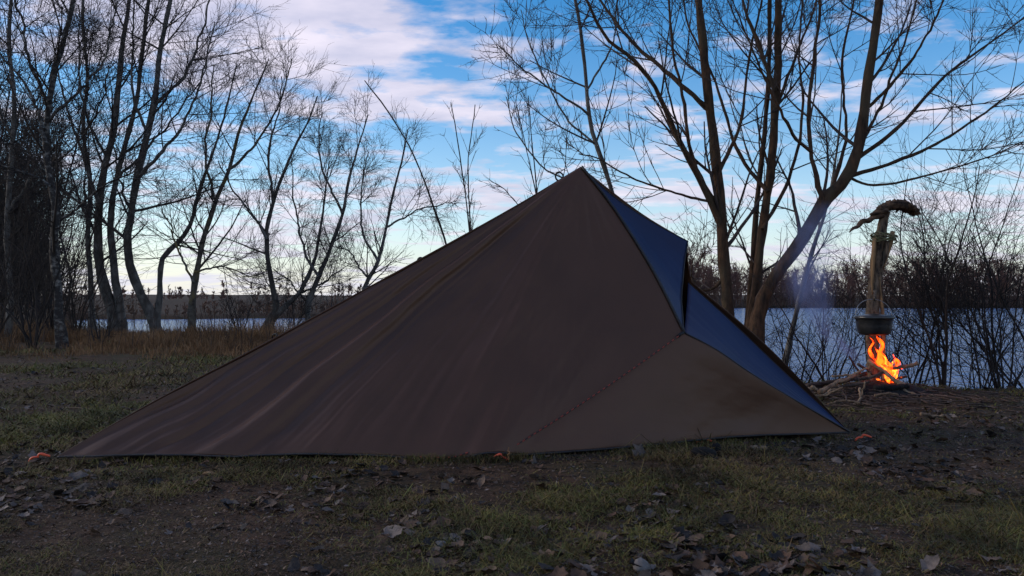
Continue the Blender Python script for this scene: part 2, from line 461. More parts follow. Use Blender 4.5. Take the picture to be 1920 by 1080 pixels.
# ------------------------------------------------------------------ trees
def stem(px, depth, r0, r1, K=26, dvar=0., rng=None, flare=False):
    d = np.full(len(px), depth, float) if np.isscalar(depth) else np.asarray(depth, float)
    P = np.array([at(x, y, dd) for (x, y), dd in zip(px, d)])
    P = resample(P, K)
    if rng is not None:
        P[1:] += np.cumsum(rng.normal(size=(K - 1, 3)) * np.array([.4, 1.2, .2]) * dvar, 0)
    k = np.mean(d) / FPX
    py_end = px[-1][1]
    tt = np.linspace(0, 1, K)
    r1 = min(r1, 1.0) if py_end > -5 else r1
    Rr = (r0 + (r1 - r0) * tt ** .85) * k
    if flare: Rr = Rr * (1 + .55 * np.exp(-tt * K / 1.6))
    if rng is not None: Rr = Rr * (1 + .07 * rng.normal(size=K))
    return P, np.maximum(Rr, .002)

def bark_tube(P, Rr, sides, rng, amp=.10):
    v, f = tubes(P[None], Rr[None], sides)
    v = v.reshape(len(P), sides, 3)
    v = P[:, None] + (v - P[:, None]) * (1 + amp * rng.normal(size=(len(P), sides, 1)))
    n = len(P)
    top = np.arange((n - 1) * sides, n * sides)
    return v.reshape(-1, 3), f

def tree(name, label, cat, stems, limbs, levels, bark, twig, seed, group=None, dvar=.006, limb_dvar=.011, sides=10, thin=.74):
    """stems, limbs: (pixel polyline, depth, r0, r1). levels: list of grow settings applied in turn"""
    rng = np.random.default_rng(seed)
    base = None
    SP = []
    root = None
    for i, (px, dp, r0, r1) in enumerate(stems):
        P, Rr = stem(px, dp, r0 * thin, r1 * thin, 26, dvar, rng, True)
        if root is None:
            root = thing(name, P[0], label, cat, group); base = P[0].copy()
        gz = float(height(P[0, 0], P[0, 1]))
        if P[0, 2] > gz - .05: P[0, 2] = gz - .12
        SP.append((P, Rr))
        v, f = bark_tube(P, Rr, sides, rng)
        obj('trunk', mesh('trunk', v - base, f, bark), root)
    for (px, dp, r0, r1) in limbs:
        P, Rr = stem(px, dp, r0 * thin, r1 * thin, 26, limb_dvar, rng)
        SP.append((P, Rr))
        v, f = bark_tube(P, Rr, 7, rng, .05)
        obj('limb', mesh('limb', v - base, f, bark), root)
    P = np.stack([p for p, _ in SP]); Rr = np.stack([r for _, r in SP])
    Vs, Fs, off = [], [], 0
    for kw in levels:
        P, Rr = grow(rng, P, Rr, **kw)
        v, f = tubes(P, Rr, 4 if kw.get('K', 4) > 6 else 3)
        Vs.append(v); Fs.append(f + off); off += len(v)
    obj('crown', mesh('crown', np.vstack(Vs) - base, np.vstack(Fs), twig), root)
    return root

def G(n, t0, t1, ang, Lr, K, wig, up, rr=.5, rmin=.003, taper=.35):
    return dict(n=n, t0=t0, t1=t1, ang=ang, Lr=Lr, K=K, wig=wig, up=up, rr=rr, rmin=rmin, taper=taper)

NEAR = [G(8, .22, 1, (25, 60), (.5, 1.5), 9, .06, .05, .45, .0045), G(8, .1, 1, (25, 65), (.18, .6), 6, .08, .07, .55, .0034), G(3, .1, 1, (25, 70), (.05, .20), 4, .10, .12, .7, .0026)]
# the clump on the bank right of the tarp
D = 7.55
tree('bank_tree', 'brown forked tree on the bank just right of the tarp peak', 'tree',
     [([(1380, 742), (1366, 590), (1357, 470), (1352, 400), (1342, 300), (1330, 200), (1318, 100), (1308, 0), (1300, -130)], D, 17, 9)],
     [([(1354, 430), (1322, 352), (1272, 258), (1236, 172), (1190, 112), (1132, 62), (1085, -30)], [D, D - .1, D - .3, D - .4, D - .5, D - .6, D - .7], 10, 3),
      ([(1336, 210), (1292, 172), (1242, 132), (1192, 90), (1132, 20), (1100, -40)], [D, D, D + .2, D + .3, D + .5, D + .6], 7, 2.5),
      ([(1332, 378), (1262, 362), (1180, 335), (1120, 300), (1080, 290)], [D, D - .2, D - .4, D - .6, D - .7], 4, 1.5),
      ([(1362, 520), (1325, 545), (1300, 530), (1296, 480)], D, 5, 2),
      ([(1345, 330), (1385, 240), (1400, 130), (1425, 20), (1430, -40)], [D, D + .2, D + .4, D + .5, D + .6], 5, 2),
      ([(1350, 390), (1300, 290), (1285, 180), (1262, 60), (1255, -50)], [D, D - .2, D - .3, D - .3, D - .4], 6, 2.5)], NEAR, M_bark_brown, M_twig, 21, 'bare trees on the bank')
tree('bank_tree', 'slim straight twin-stemmed tree in the middle of the bank clump', 'tree',
     [([(1402, 745), (1412, 600), (1425, 480), (1435, 400), (1446, 300), (1456, 150), (1459, 0), (1462, -120)], D + .25, 14, 8),
      ([(1392, 740), (1404, 600), (1414, 500), (1422, 390), (1438, 250), (1448, 90), (1452, -80)], D + .4, 9, 5)],
     [([(1452, 170), (1424, 90), (1392, 10), (1375, -70)], D + .2, 6, 2.5),
      ([(1450, 210), (1490, 120), (1528, 20), (1545, -50)], [D + .2, D + .4, D + .6, D + .7], 5, 2),
      ([(1440, 360), (1385, 290), (1340, 160), (1290, 60), (1270, -30)], [D + .2, D + .4, D + .6, D + .8, D + .9], 5, 2),
      ([(1430, 430), (1480, 330), (1500, 210), (1490, 90), (1495, -20)], [D + .2, D + .4, D + .6, D + .7, D + .7], 5, 2)], NEAR, M_bark_brown, M_twig, 22, 'bare trees on the bank')
tree('bank_tree', 'thick brown tree leaning right above the smoke of the fire', 'tree',
     [([(1412, 748), (1416, 640), (1432, 556), (1466, 500), (1510, 440), (1545, 376), (1590, 330), (1610, 268), (1621, 200), (1633, 110), (1645, 0), (1655, -120)], D - .15, 21, 9)],  # leaning trunk
     [([(1541, 384), (1531, 320), (1516, 240), (1525, 130), (1540, 30), (1546, -60)], [D - .2, D - .2, D - .1, D, D, D], 7, 3),
      ([(1522, 285), (1472, 230), (1440, 160), (1402, 80), (1370, 0)], [D - .2, D - .3, D - .4, D - .5, D - .6], 5, 2),
      ([(1588, 332), (1680, 300), (1782, 256), (1870, 200), (1960, 130)], [D - .1, D - .2, D - .3, D - .4, D - .5], 6, 2),
      ([(1604, 300), (1682, 240), (1762, 150), (1852, 80), (1950, 0)], [D - .1, D, D + .1, D + .2, D + .3], 6, 2),
      ([(1620, 210), (1690, 140), (1752, 50), (1800, -40)], [D - .1, D - .2, D - .3, D - .3], 5, 2),
      ([(1606, 285), (1655, 190), (1690, 80), (1722, -40)], [D - .1, D + .1, D + .3, D + .4], 4.5, 2),
      ([(1590, 330), (1640, 345), (1730, 330), (1830, 300), (1900, 270)], [D - .1, D - .3, D - .5, D - .7, D - .8], 4, 1.5),
      ([(1560, 360), (1590, 240), (1580, 120), (1600, 10), (1605, -60)], [D - .1, D + .2, D + .4, D + .5, D + .6], 5, 2)], NEAR, M_bark_brown, M_twig, 34, 'bare trees on the bank')
tree('bank_tree', 'thin grey tree leaning behind the smoke right of the thick trunk', 'tree',
     [([(1462, 725), (1486, 610), (1512, 500), (1540, 410), (1556, 340), (1570, 250), (1575, 160)], D + .9, 9, 3)],
     [], [G(7, .3, 1, (25, 60), (.4, 1.0), 8, .07, .05, .5, .004), NEAR[1], NEAR[2]], M_bark_grey, M_twig, 24, 'bare trees on the bank')
tree('bank_tree', 'slender grey tree rising straight behind the tarp peak', 'tree',
     [([(1215, 720), (1185, 500), (1150, 370), (1131, 310), (1106, 230), (1096, 130), (1085, 30), (1062, -70)], 8.2, 9, 3.5)],
     [([(1104, 215), (1060, 185), (1020, 160), (976, 130), (932, 92)], [8.2, 8.1, 8., 7.9, 7.8], 3.5, 1.2),
      ([(1120, 275), (1060, 220), (1010, 130), (985, 60), (975, 10)], [8.2, 8.3, 8.3, 8.4, 8.4], 3, 1.2),
      ([(1145, 360), (1040, 330), (1000, 300), (960, 240), (945, 180)], [8.2, 8.1, 8., 7.9, 7.9], 3, 1.2),
      ([(1100, 170), (1140, 90), (1150, 10), (1160, -40)], 8.2, 3, 1.2)], [G(7, .25, 1, (25, 60), (.4, 1.1), 8, .06, .05, .5, .004), NEAR[1], NEAR[2]], M_bark_grey, M_twig, 25, 'bare trees on the bank')

# upright shoots behind the tarp ridge
for i, (lab, st_, lm) in enumerate([
    ('long dark leaning shoot rising alone behind the tarp ridge', [([(900, 720), (840, 470), (811, 380), (776, 292), (736, 220), (685, 150)], 8.6, 4.2, 1.4)], []),
    ('pair of thin upright shoots behind the tarp ridge', [([(905, 720), (880, 430), (868, 330), (856, 250), (845, 190)], 8.6, 3.2, 1.2), ([(895, 720), (880, 420), (876, 310), (882, 250), (888, 195)], 8.6, 2.6, 1.1)], []),
    ('spray of thin shoots just left of the tarp peak', [([(1030, 720), (1012, 420), (992, 310), (968, 200)], 8.4, 3, 1.1), ([(1025, 720), (1008, 400), (998, 280), (990, 180)], 8.4, 3, 1.1), ([(1000, 720), (985, 430), (955, 360), (925, 340)], 8.4, 2.5, 1.)], [])]):
    tree('sapling', lab, 'sapling', st_, lm, [G(12, .35, .95, (20, 45), (.25, .6), 6, .05, .06, .5, .0035), G(3, .2, 1, (25, 60), (.08, .2), 4, .08, .08, .6, .003)] if i else
         [G(7, .3, .95, (20, 40), (.1, .4), 6, .05, .06, .4, .003)], M_twig_dark, M_twig, 40 + i, 'shoots behind the ridge', .006, sides=7)

# the row on the left shore
FAR = [G(13, .2, 1, (30, 70), (.8, 2.3), 9, .06, .04, .42, .008), G(9, .12, 1, (25, 60), (.4, 1.2), 6, .07, .045, .5, .0048), G(4, .1, 1, (25, 60), (.15, .5), 4, .09, .06, .7, .0034)]
LOW = [G(12, .2, 1, (30, 70), (.5, 1.5), 9, .06, .03, .42, .006), G(10, .12, 1, (25, 60), (.3, .9), 6, .07, .035, .5, .0045), G(4, .1, 1, (25, 60), (.12, .4), 4, .09, .05, .7, .0034)]
row = [
 ('gnarled birch with white-flecked trunk in tall grass at the left edge', 13.2, M_bark_birch, [([(118, 656), (110, 560), (100, 470), (104, 400), (92, 330), (84, 280), (88, 200), (105, 110), (130, 20), (150, -80)], 11, 5)],
  [([(86, 270), (60, 190), (20, 120), (-30, 60)], 5, 2), ([(90, 190), (60, 110), (40, 30), (20, -60)], 4.5, 2), ([(100, 420), (150, 380), (210, 340), (270, 320)], 4, 1.5), ([(96, 350), (40, 320), (-20, 300)], 4, 1.5), ([(88, 230), (140, 170), (190, 90), (220, 0)], 4.5, 1.5)]),
 ('dark double-trunked tree second from the birch', 19.0, M_bark_grey, [([(222, 632), (205, 560), (186, 480), (188, 380), (200, 310), (214, 250), (225, 160), (232, 80), (245, -30)], 13, 4.5), ([(230, 632), (222, 560), (212, 480), (208, 400), (225, 300), (255, 200), (270, 90), (285, -20)], 10, 4)],
  [([(190, 390), (150, 290), (120, 180), (100, 60)], 5, 2), ([(205, 300), (170, 220), (160, 120), (165, 20)], 4, 2), ([(225, 330), (290, 260), (340, 190), (380, 120)], 4, 1.5)]),
 ('pale crooked tree with a low fork above the water', 19.2, M_bark_grey, [([(298, 634), (284, 590), (258, 530), (243, 470), (248, 410), (262, 330), (278, 260), (292, 190), (304, 90), (322, 0), (335, -80)], 12, 4.5), ([(292, 612), (298, 560), (300, 490), (325, 460), (352, 425), (372, 350), (400, 270), (425, 190), (440, 120)], 8, 2.5)],
  [([(262, 330), (300, 290), (350, 220), (380, 130), (400, 40)], 5, 2), ([(290, 200), (340, 150), (370, 70), (390, -20)], 4.5, 2), ([(250, 400), (215, 320), (200, 230)], 4, 1.5), ([(278, 255), (250, 170), (245, 70), (255, -30)], 4, 1.5)]),
 ('lichened tree leaning right with a yellowish lower trunk', 18.6, M_bark_lichen, [([(360, 632), (357, 580), (362, 530), (380, 440), (402, 370), (425, 320), (445, 245), (470, 180), (500, 110)], 10, 2.5)],
  [([(362, 530), (340, 480), (320, 440), (300, 380)], 3.5, 1.2), ([(400, 375), (390, 290), (410, 200), (420, 130)], 4, 1.5), ([(425, 320), (480, 260), (520, 180), (540, 110)], 4, 1.5), ([(366, 510), (420, 500), (470, 520)], 3, 1.2)]),
 ('low forked tree leaning over the near bank with two spreading stems', 18.4, M_bark_grey, [([(492, 634), (505, 600), (518, 575), (508, 520), (500, 450), (512, 380), (545, 290), (575, 230), (592, 180)], 9, 2.2), ([(500, 612), (530, 580), (560, 550), (585, 500), (600, 440), (610, 380), (620, 300)], 7, 2)],
  [([(500, 450), (470, 400), (440, 350), (420, 300)], 4, 1.3), ([(512, 380), (500, 300), (520, 220), (530, 150)], 4, 1.3), ([(560, 550), (610, 530), (650, 500)], 3.5, 1.2)]),
 ('pale slim tree standing just left of the tarp ridge', 18.2, M_bark_grey, [([(585, 640), (578, 575), (598, 520), (622, 460), (642, 400), (655, 330), (680, 250), (690, 215)], 8, 2)],
  [([(598, 520), (570, 460), (555, 390), (545, 310)], 4, 1.3), ([(642, 400), (610, 330), (600, 260), (605, 210)], 3.5, 1.2), ([(580, 570), (545, 530), (520, 510)], 3, 1.2)]),
 ('small pale tree half hidden behind the tarp ridge', 17.6, M_bark_grey, [([(672, 640), (682, 545), (708, 490), (722, 430), (735, 370), (752, 300), (765, 240)], 7, 2)],
  [([(708, 490), (680, 430), (678, 360), (690, 290)], 3.5, 1.2), ([(722, 430), (780, 400), (830, 390), (850, 380)], 3, 1.2), ([(690, 520), (660, 480), (640, 460)], 3, 1.2)]),
 ('tall dark tree cut by the left edge of the view', 16.0, M_bark_grey, [([(14, 650), (18, 540), (10, 420), (22, 300), (30, 180), (20, 60), (30, -60)], 8, 4)],
  [([(14, 400), (50, 320), (80, 240)], 4, 1.5), ([(25, 260), (-10, 180), (-30, 100)], 4, 1.5)]),
 ('straight dark tree between the birch and the double trunk', 21.0, M_bark_grey, [([(172, 632), (168, 540), (160, 440), (165, 340), (150, 240), (158, 140), (150, 30), (155, -60)], 7, 3)],
  [([(162, 420), (130, 350), (110, 300)], 3, 1.2), ([(155, 260), (190, 190), (205, 110)], 3, 1.2)]),
]
for i, (lab, dp, bk, st_, lm) in enumerate(row):
    dp = min(dp, 17.5)
    tree('shore_tree', lab, 'tree', [(p, dp, a, b_) for p, a, b_ in st_], [(p, dp + .3 * ((k % 3) - 1), a, b_) for k, (p, a, b_) in enumerate(lm)], LOW if 4 <= i < 7 else FAR if i < 7 else FAR[:2] + [G(4, .1, 1, (25, 65), (.15, .5), 4, .1, .06, .7, .005)],
         bk, M_twig_far if i not in (0, 1, 7, 8) else M_twig_dark, 60 + i, 'bare trees along the left shore', .012, .03)

# shrubs: many stems from one foot
def shrub(name, label, px, depth, n, hgt, spread, seed, twig, group, lean=(0, 0), k=1.0, dens=1.0):
    rng = np.random.default_rng(seed)
    p0 = at(px[0], px[1], depth); p0[2] = float(height(p0[0], p0[1])) - .04
    root = thing(name, p0, label, 'shrub', group)
    P, Rr = [], []
    for i in range(n):
        a = rng.uniform(0, 2 * math.pi); s = spread * rng.uniform(.2, 1.)
        d = nrm(np.array([math.cos(a) * s + lean[0], math.sin(a) * s * .6 + lean[1], 1.]))
        h = hgt * rng.uniform(.6, 1.1); pts = [np.array([math.cos(a), math.sin(a), 0]) * .06 * rng.random()]
        for j in range(15):
            d = nrm(d + rng.normal(size=3) * .09 + np.array([0, 0, .035])); pts.append(pts[-1] + d * h / 15)
        pts = np.array(pts); r = k * rng.uniform(.005, .014) * np.linspace(1, .25, 16)
        v, f = tubes(pts[None], r[None], 6)
        obj('stem', mesh('stem', v, f, twig), root); P.append(pts); Rr.append(r)
    P = np.array(P); Rr = np.array(Rr); Vs, Fs, off = [], [], 0
    for kw in [G(max(3, int(7 * dens)), .12, 1, (25, 60), (.25 * hgt, .5 * hgt), 8, .07, .03, .6, .0032 * k), G(max(3, int(5 * dens)), .1, 1, (25, 60), (.10 * hgt, .26 * hgt), 5, .08, .04, .6, .0022 * k), G(2, .1, 1, (25, 60), (.03 * hgt, .10 * hgt), 3, .1, .05, .7, .0018 * k)]:
        P, Rr = grow(rng, P, Rr, **kw)
        v, f = tubes(P, Rr, 3); Vs.append(v); Fs.append(f + off); off += len(v)
    obj('twigs', mesh('twigs', np.vstack(Vs), np.vstack(Fs), twig), root)['kind'] = 'stuff'
    return root
GR = 'bare shrubs on the bank by the fire'
for a in [('dense bare shrub on the bank right of the hanging pot', (1768, 732), 7.25, 9, 2.1, .55, 70, M_twig_dark, GR, (.05, 0), 1., 1.2),
          ('tall bare shrub arching out of the right edge of the view', (1880, 734), 7.3, 9, 2.4, .6, 71, M_twig_dark, GR, (.05, 0), 1., 1.2),
          ('bare shrub right behind the fire post', (1700, 728), 7.55, 7, 1.7, .5, 72, M_twig_dark, GR, (.1, 0)),
          ('thin sparse shrub between the tarp and the smoke', (1560, 728), 7.5, 8, 1.3, .8, 73, M_twig_dark, GR, (-.1, 0), 1., 1.),
          ('low twiggy shrub at the water beside the tarp corner', (1490, 730), 7.7, 7, 1.1, .8, 74, M_twig_dark, GR, (-.1, 0), 1., 1.),
          ('wispy shrub between the two largest shrubs on the right', (1830, 728), 7.7, 8, 2.4, .5, 75, M_twig_dark, GR, (0, 0), 1., 1.2),
          ('leaning shrub behind the smoke left of the fire post', (1615, 726), 7.8, 8, 1.5, .6, 76, M_twig_dark, GR, (-.15, 0), 1., .8),
          ('small shrub filling the far right corner of the bank', (1960, 732), 7.6, 8, 2.4, .6, 77, M_twig_dark, GR, (-.2, 0), 1., 1.2)]:
    shrub('bank_shrub', *a)
GL = 'bare shrubs in the dry grass'
for a in [('many-stemmed dark bush beside the birch foot', (62, 655), 13.0, 9, 2.8, .5, 80, M_twig_dark, GL, (-.1, 0), 1.6),
          ('dark bush at the left border of the view', (-10, 645), 14.5, 9, 3.4, .45, 81, M_twig_dark, GL, (.05, 0), 1.6),
          ('small shrub with bare stems in front of the double trunk', (190, 655), 13.0, 6, 1.3, .5, 82, M_twig_dark, GL, (0, 0), 1.4, .7),
          ('low spreading bush at the foot of the leaning forked tree', (545, 634), 17.5, 8, 1.6, .9, 83, M_twig_dark, GL, (.2, 0), 1.6),
          ('twiggy low bush between the lichened and the forked tree', (450, 634), 17.8, 6, 1.2, .8, 84, M_twig_dark, GL, (0, 0), 1.5, .8),
          ('bare bush behind the birch', (140, 645), 16.0, 9, 3.0, .5, 85, M_twig_dark, GL, (0, 0), 1.6),
          ('low bush at the tarp edge below the small pale tree', (640, 640), 16.5, 7, 1.3, .9, 86, M_twig_dark, GL, (.1, 0), 1.5, .8),
          ('dark bush under the straight dark tree', (100, 640), 18.0, 9, 3.4, .5, 87, M_twig_dark, GL, (0, 0), 1.7)]:
    shrub('grass_shrub', *a)

# ------------------------------------------------------------------ tarp
A = gp(108, 861); A[2] = .015
B = gp(925, 863); B[2] = .03
C = gp(1592, 816); C[2] = .02
P_ = at(1089, 313, 4.72)
Q_ = at(1281, 624, 4.33)
R_ = at(1289, 452, 4.92)
S_ = at(1290, 530, 5.02)
tarp = thing('tarp_shelter', B, 'brown ripstop tarp pitched as a low pyramid with a folded door painted sky-lit blue', 'tarp')
base = B.copy()
def poly(ctrl, K): return resample(np.array(ctrl), K)
bottom = np.vstack([poly([A, at(360, 855, 3.90), at(650, 855, 3.885), at(860, 862, 3.875)], 190)[:-1],
                    poly([at(860, 862, 3.875), B, at(985, 853, 3.93)], 70)[:-1],
                    poly([at(985, 853, 3.93), at(1200, 838, 4.12), at(1400, 818, 4.36), C], 90)])
top = np.vstack([poly([A, at(300, 746, 4.07), at(505, 639, 4.24), at(783, 488, 4.46), at(960, 390, 4.62), P_], 190)[:-1],
                 poly([P_, at(1140, 378, 4.66), at(1188, 450, 4.57), at(1232, 525, 4.46), Q_], 70)[:-1],
                 poly([Q_, at(1342, 656, 4.35), at(1405, 699, 4.40), at(1475, 742, 4.47), C], 90)])
_s = np.linspace(0, 1, len(bottom)); _e = np.sin(np.pi * _s) ** .3
bottom[:, 2] += _e * (.012 * np.abs(np.sin(_s * 13.)) + .010 * (fbm(_s * 24, _s * 0 + 2.2, 3) - .3)); bottom[:, 1] += _e * .05 * (fbm(_s * 16, _s * 0 + 8.2, 3) - .45)
top[:190, 2] += np.sin(np.pi * np.linspace(0, 1, 190)) * (.02 * (fbm(np.linspace(0, 9, 190), np.zeros(190) + 4.4, 3) - .5) - .012)
nu, nv = len(bottom), 130
v = np.linspace(0, 1, nv)[None, :, None]
Gd = bottom[:, None, :] * (1 - v) + top[:, None, :] * v
def fold1(x, seed):
    return fbm(x, np.full_like(x, seed * 3.7), 3) - .44
def wrinkle(Gd):
    n = np.cross(np.gradient(Gd, axis=0), np.gradient(Gd, axis=1)); n = nrm(n)
    n[..., :] = np.where(n[..., 1:2] > 0, -n, n)
    dx = Gd[..., 0] - P_[0]; dz = P_[2] - Gd[..., 2]
    r1 = np.hypot(dx, dz); th1 = np.arctan2(dz, -dx)
    th1 = th1 + .05 * (fbm(Gd[..., 0] * 1.6 + 3, Gd[..., 2] * 1.6, 3) - .45) * np.minimum(1, r1)
    vx, vz = P_[0] + .95, P_[2] + .42
    ex = vx - Gd[..., 0]; ez = vz - Gd[..., 2]
    th2 = np.arctan2(ez, ex); r2 = np.hypot(ex, ez)
    ridge = sstep(1.2, .5, th1) * (.55 + 1.1 * sstep(.85, .55, th1))                 # folds gather towards the ridge
    a1 = np.abs(fold1(th1 * 13, 1)) * 2 - .35
    d = .046 * a1 * ridge * np.minimum(1, r1 / .5) 
    d = d + .027 * (np.abs(fold1(th1 * 30, 11)) * 2 - .3) * sstep(1.0, .60, th1) * np.minimum(1, r1 / .5)
    d = d + .007 * (fbm(Gd[..., 0] * 5 + 1, Gd[..., 2] * 7, 4) - .45)
    d = d + .022 * fold1(th1 * 58, 7) * sstep(.86, .60, th1) * np.minimum(1, r1 / .6)
    d = d + .012 * fold1(th1 * 34, 2) * sstep(1.9, .6, th1) * np.minimum(1, r1 / .25)
    mid = np.exp(-((Gd[..., 0] + .1) / .55) ** 2) * np.exp(-((Gd[..., 2] - .62) / .45) ** 2)
    d = d + .030 * fold1(th2 * 22 + r2 * .3, 3) * (.35 * ridge + mid)
    d = d + .02 * fold1(th1 * 20, 5) * sstep(.75, .1, r1) * np.minimum(1, r1 / .12)
    edge = np.sin(np.pi * np.clip(np.linspace(0, 1, Gd.shape[1]), 0, 1))[None, :] ** .5
    # cloth sag: gentle belly towards the inside
    uu = np.linspace(0, 1, Gd.shape[0])[:, None]
    d = d - .035 * np.sin(np.pi * uu) * (edge ** 2)
    endf = np.minimum(1, np.minimum(uu, 1 - uu) * 9)
    return Gd + n * (d * np.minimum(1, edge * 1.5) * endf)[..., None]
# soften the fold line over the middle peg
_w = (np.exp(-((np.arange(nu) - 224) / 60.) ** 2)[:, None] * (1 - np.linspace(0, 1, nv))[None, :] ** .7)[1:-1, 1:-1, None]
for _ in range(30):
    Gd[1:-1, 1:-1] += _w * .5 * (.5 * (Gd[:-2, 1:-1] + Gd[2:, 1:-1]) - Gd[1:-1, 1:-1])
Gw = wrinkle(Gd)
def gridmesh(name, G_, m, flip=False):
    a, b_ = G_.shape[:2]
    i = (np.arange(a - 1)[:, None] * b_ + np.arange(b_ - 1)[None, :]).ravel()
    f = np.stack([i, i + b_, i + b_ + 1, i + 1], -1)
    if flip: f = f[:, ::-1]
    return mesh(name, G_.reshape(-1, 3) - base, f, m)
def cloth(name, G_, m, th=.0025, flip=False):
    o = obj(name, gridmesh(name, G_, m, flip), tarp)
    md = o.modifiers.new('thick', 'SOLIDIFY'); md.thickness = th; md.offset = 0
    return o
front = cloth('front_panel', Gw, M_tarp)
# far side panel: from ridge and door down to the back pegs
Db = np.array([-.15, 6.15, .02]); 
back_bottom = np.vstack([poly([A, A * .5 + Db * .5 + np.array([0, .12, 0]), Db], 40)[:-1], poly([Db, np.array([1.05, 5.75, .02]), C], 40)])
back_top = np.vstack([poly([A, at(300, 746, 4.07), at(505, 639, 4.24), at(783, 488, 4.46), at(960, 390, 4.62), P_], 40)[:-1],
                      poly([P_, at(1200, 398, 4.84), R_], 18)[:-1], poly([R_, R_ * .5 + S_ * .5 + np.array([.004, .01, 0]), S_ + np.array([.03, .03, .008])], 8)[:-1], poly([S_ + np.array([.03, .03, .008]), at(1440, 650, 4.84), C], 16)])
v = np.linspace(0, 1, 40)[None, :, None]
Gb = back_bottom[:, None, :] * (1 - v) + back_top[:, None, :] * v
Gb[1:-1, :-1, 1] += .004
cloth('back_panel', Gb, M_tarp, flip=True)
# folded door, blue sky light painted into its colour: upper wing between the seam P-Q and the edge P-R, lower wing between Q-C and S-C
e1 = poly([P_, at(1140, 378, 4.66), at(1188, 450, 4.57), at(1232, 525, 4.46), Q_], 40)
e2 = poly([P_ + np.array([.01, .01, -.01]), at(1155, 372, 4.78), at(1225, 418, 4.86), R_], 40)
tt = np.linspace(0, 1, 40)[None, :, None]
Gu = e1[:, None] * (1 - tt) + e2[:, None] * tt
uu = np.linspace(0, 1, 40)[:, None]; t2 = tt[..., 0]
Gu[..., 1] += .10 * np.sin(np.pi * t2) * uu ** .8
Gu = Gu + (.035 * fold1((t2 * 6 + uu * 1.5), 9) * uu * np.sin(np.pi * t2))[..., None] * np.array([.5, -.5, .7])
up_wing = cloth('door_wing', Gu, M_tarp_sky_tint)
up_wing['label'] = 'upper wing of the door with blue sky light painted in'
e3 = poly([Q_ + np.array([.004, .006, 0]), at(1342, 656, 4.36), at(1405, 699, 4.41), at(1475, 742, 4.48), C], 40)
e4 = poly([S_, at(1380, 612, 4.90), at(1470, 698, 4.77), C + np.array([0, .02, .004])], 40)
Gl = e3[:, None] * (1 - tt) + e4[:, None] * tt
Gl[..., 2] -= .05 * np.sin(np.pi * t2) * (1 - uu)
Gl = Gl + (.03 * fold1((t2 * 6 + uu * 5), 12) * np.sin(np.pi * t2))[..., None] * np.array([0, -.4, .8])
lo_wing = cloth('door_wing', Gl, M_tarp_sky_tint)
lo_wing['label'] = 'lower wing of the door, painted sky-lit blue, running to the corner peg'
# hems and seams
def tubeobj(name, pts, r, m, parent, sides=6, flat=None, K=None, b0=base):
    P = resample(pts, K) if K else np.asarray(pts)
    rr = np.full(len(P), r) if np.isscalar(r) else np.interp(np.linspace(0, 1, len(P)), np.linspace(0, 1, len(r)), r)
    vv, ff = tubes(P[None], rr[None], sides, flat)
    vv = np.vstack([vv, P[:1], P[-1:]]); n = len(P) * sides
    c1 = [[n, (s + 1) % sides, s] for s in range(sides)]
    c2 = [[n + 1, n - sides + s, n - sides + (s + 1) % sides] for s in range(sides)]
    return obj(name, mesh(name, vv - b0, [ff, np.array(c1 + c2)], m), parent)
fw = np.array([.0, -.006, .002])
tubeobj('seam', e1 + fw + np.array([.006, 0, 0]), .0075, M_hem, tarp, 6)
tubeobj('hem', e3 + fw, .0055, M_hem, tarp, 6)
tubeobj('hem', bottom + np.array([0, -.003, -.004]), .006, M_hem, tarp, 6)
tubeobj('hem', np.vstack([Gu[-1], ]) + np.array([.003, 0, 0]), .004, M_hem, tarp, 6)
tubeobj('hem', e2, .0035, M_hem, tarp, 6)
tubeobj('hem', e4, .005, M_hem, tarp, 6)
tubeobj('hem', back_top[:40] + np.array([0, .01, 0]), .004, M_hem, tarp, 6)
# ridge loops
def loop(c, rx, rz, tilt, r, m, parent, name='tie_loop'):
    a = np.linspace(-2.3, 2.3, 20) + math.pi / 2
    p = np.stack([np.cos(a) * rx, np.zeros(20), np.sin(a) * rz], -1)
    ct, st_ = math.cos(tilt), math.sin(tilt)
    p = np.stack([p[:, 0] * ct - p[:, 2] * st_, p[:, 1] + .002 * np.arange(20), p[:, 0] * st_ + p[:, 2] * ct], -1)
    return tubeobj(name, p + c, r, m, parent, 6)
loop(at(1049, 330, 4.75), .022, .026, .5, .0055, M_black, tarp)
loop(at(787, 487, 4.5), .016, .012, .45, .0055, M_black, tarp)
loop(at(513, 631, 4.26), .018, .012, .5, .0045, M_black, tarp)
tubeobj('tie_loop', [Q_ + fw, Q_ + np.array([-.02, -.02, -.006]), Q_ + np.array([-.035, -.04, -.016])], .009, M_black, tarp, 6)
# inner pole carries the peak
tubeobj('pole', [np.array([P_[0] + .02, P_[1] + .03, -.02]), np.array([P_[0], P_[1] + .02, P_[2] - .015])], .012, M_steel, tarp, 8, None, 8)

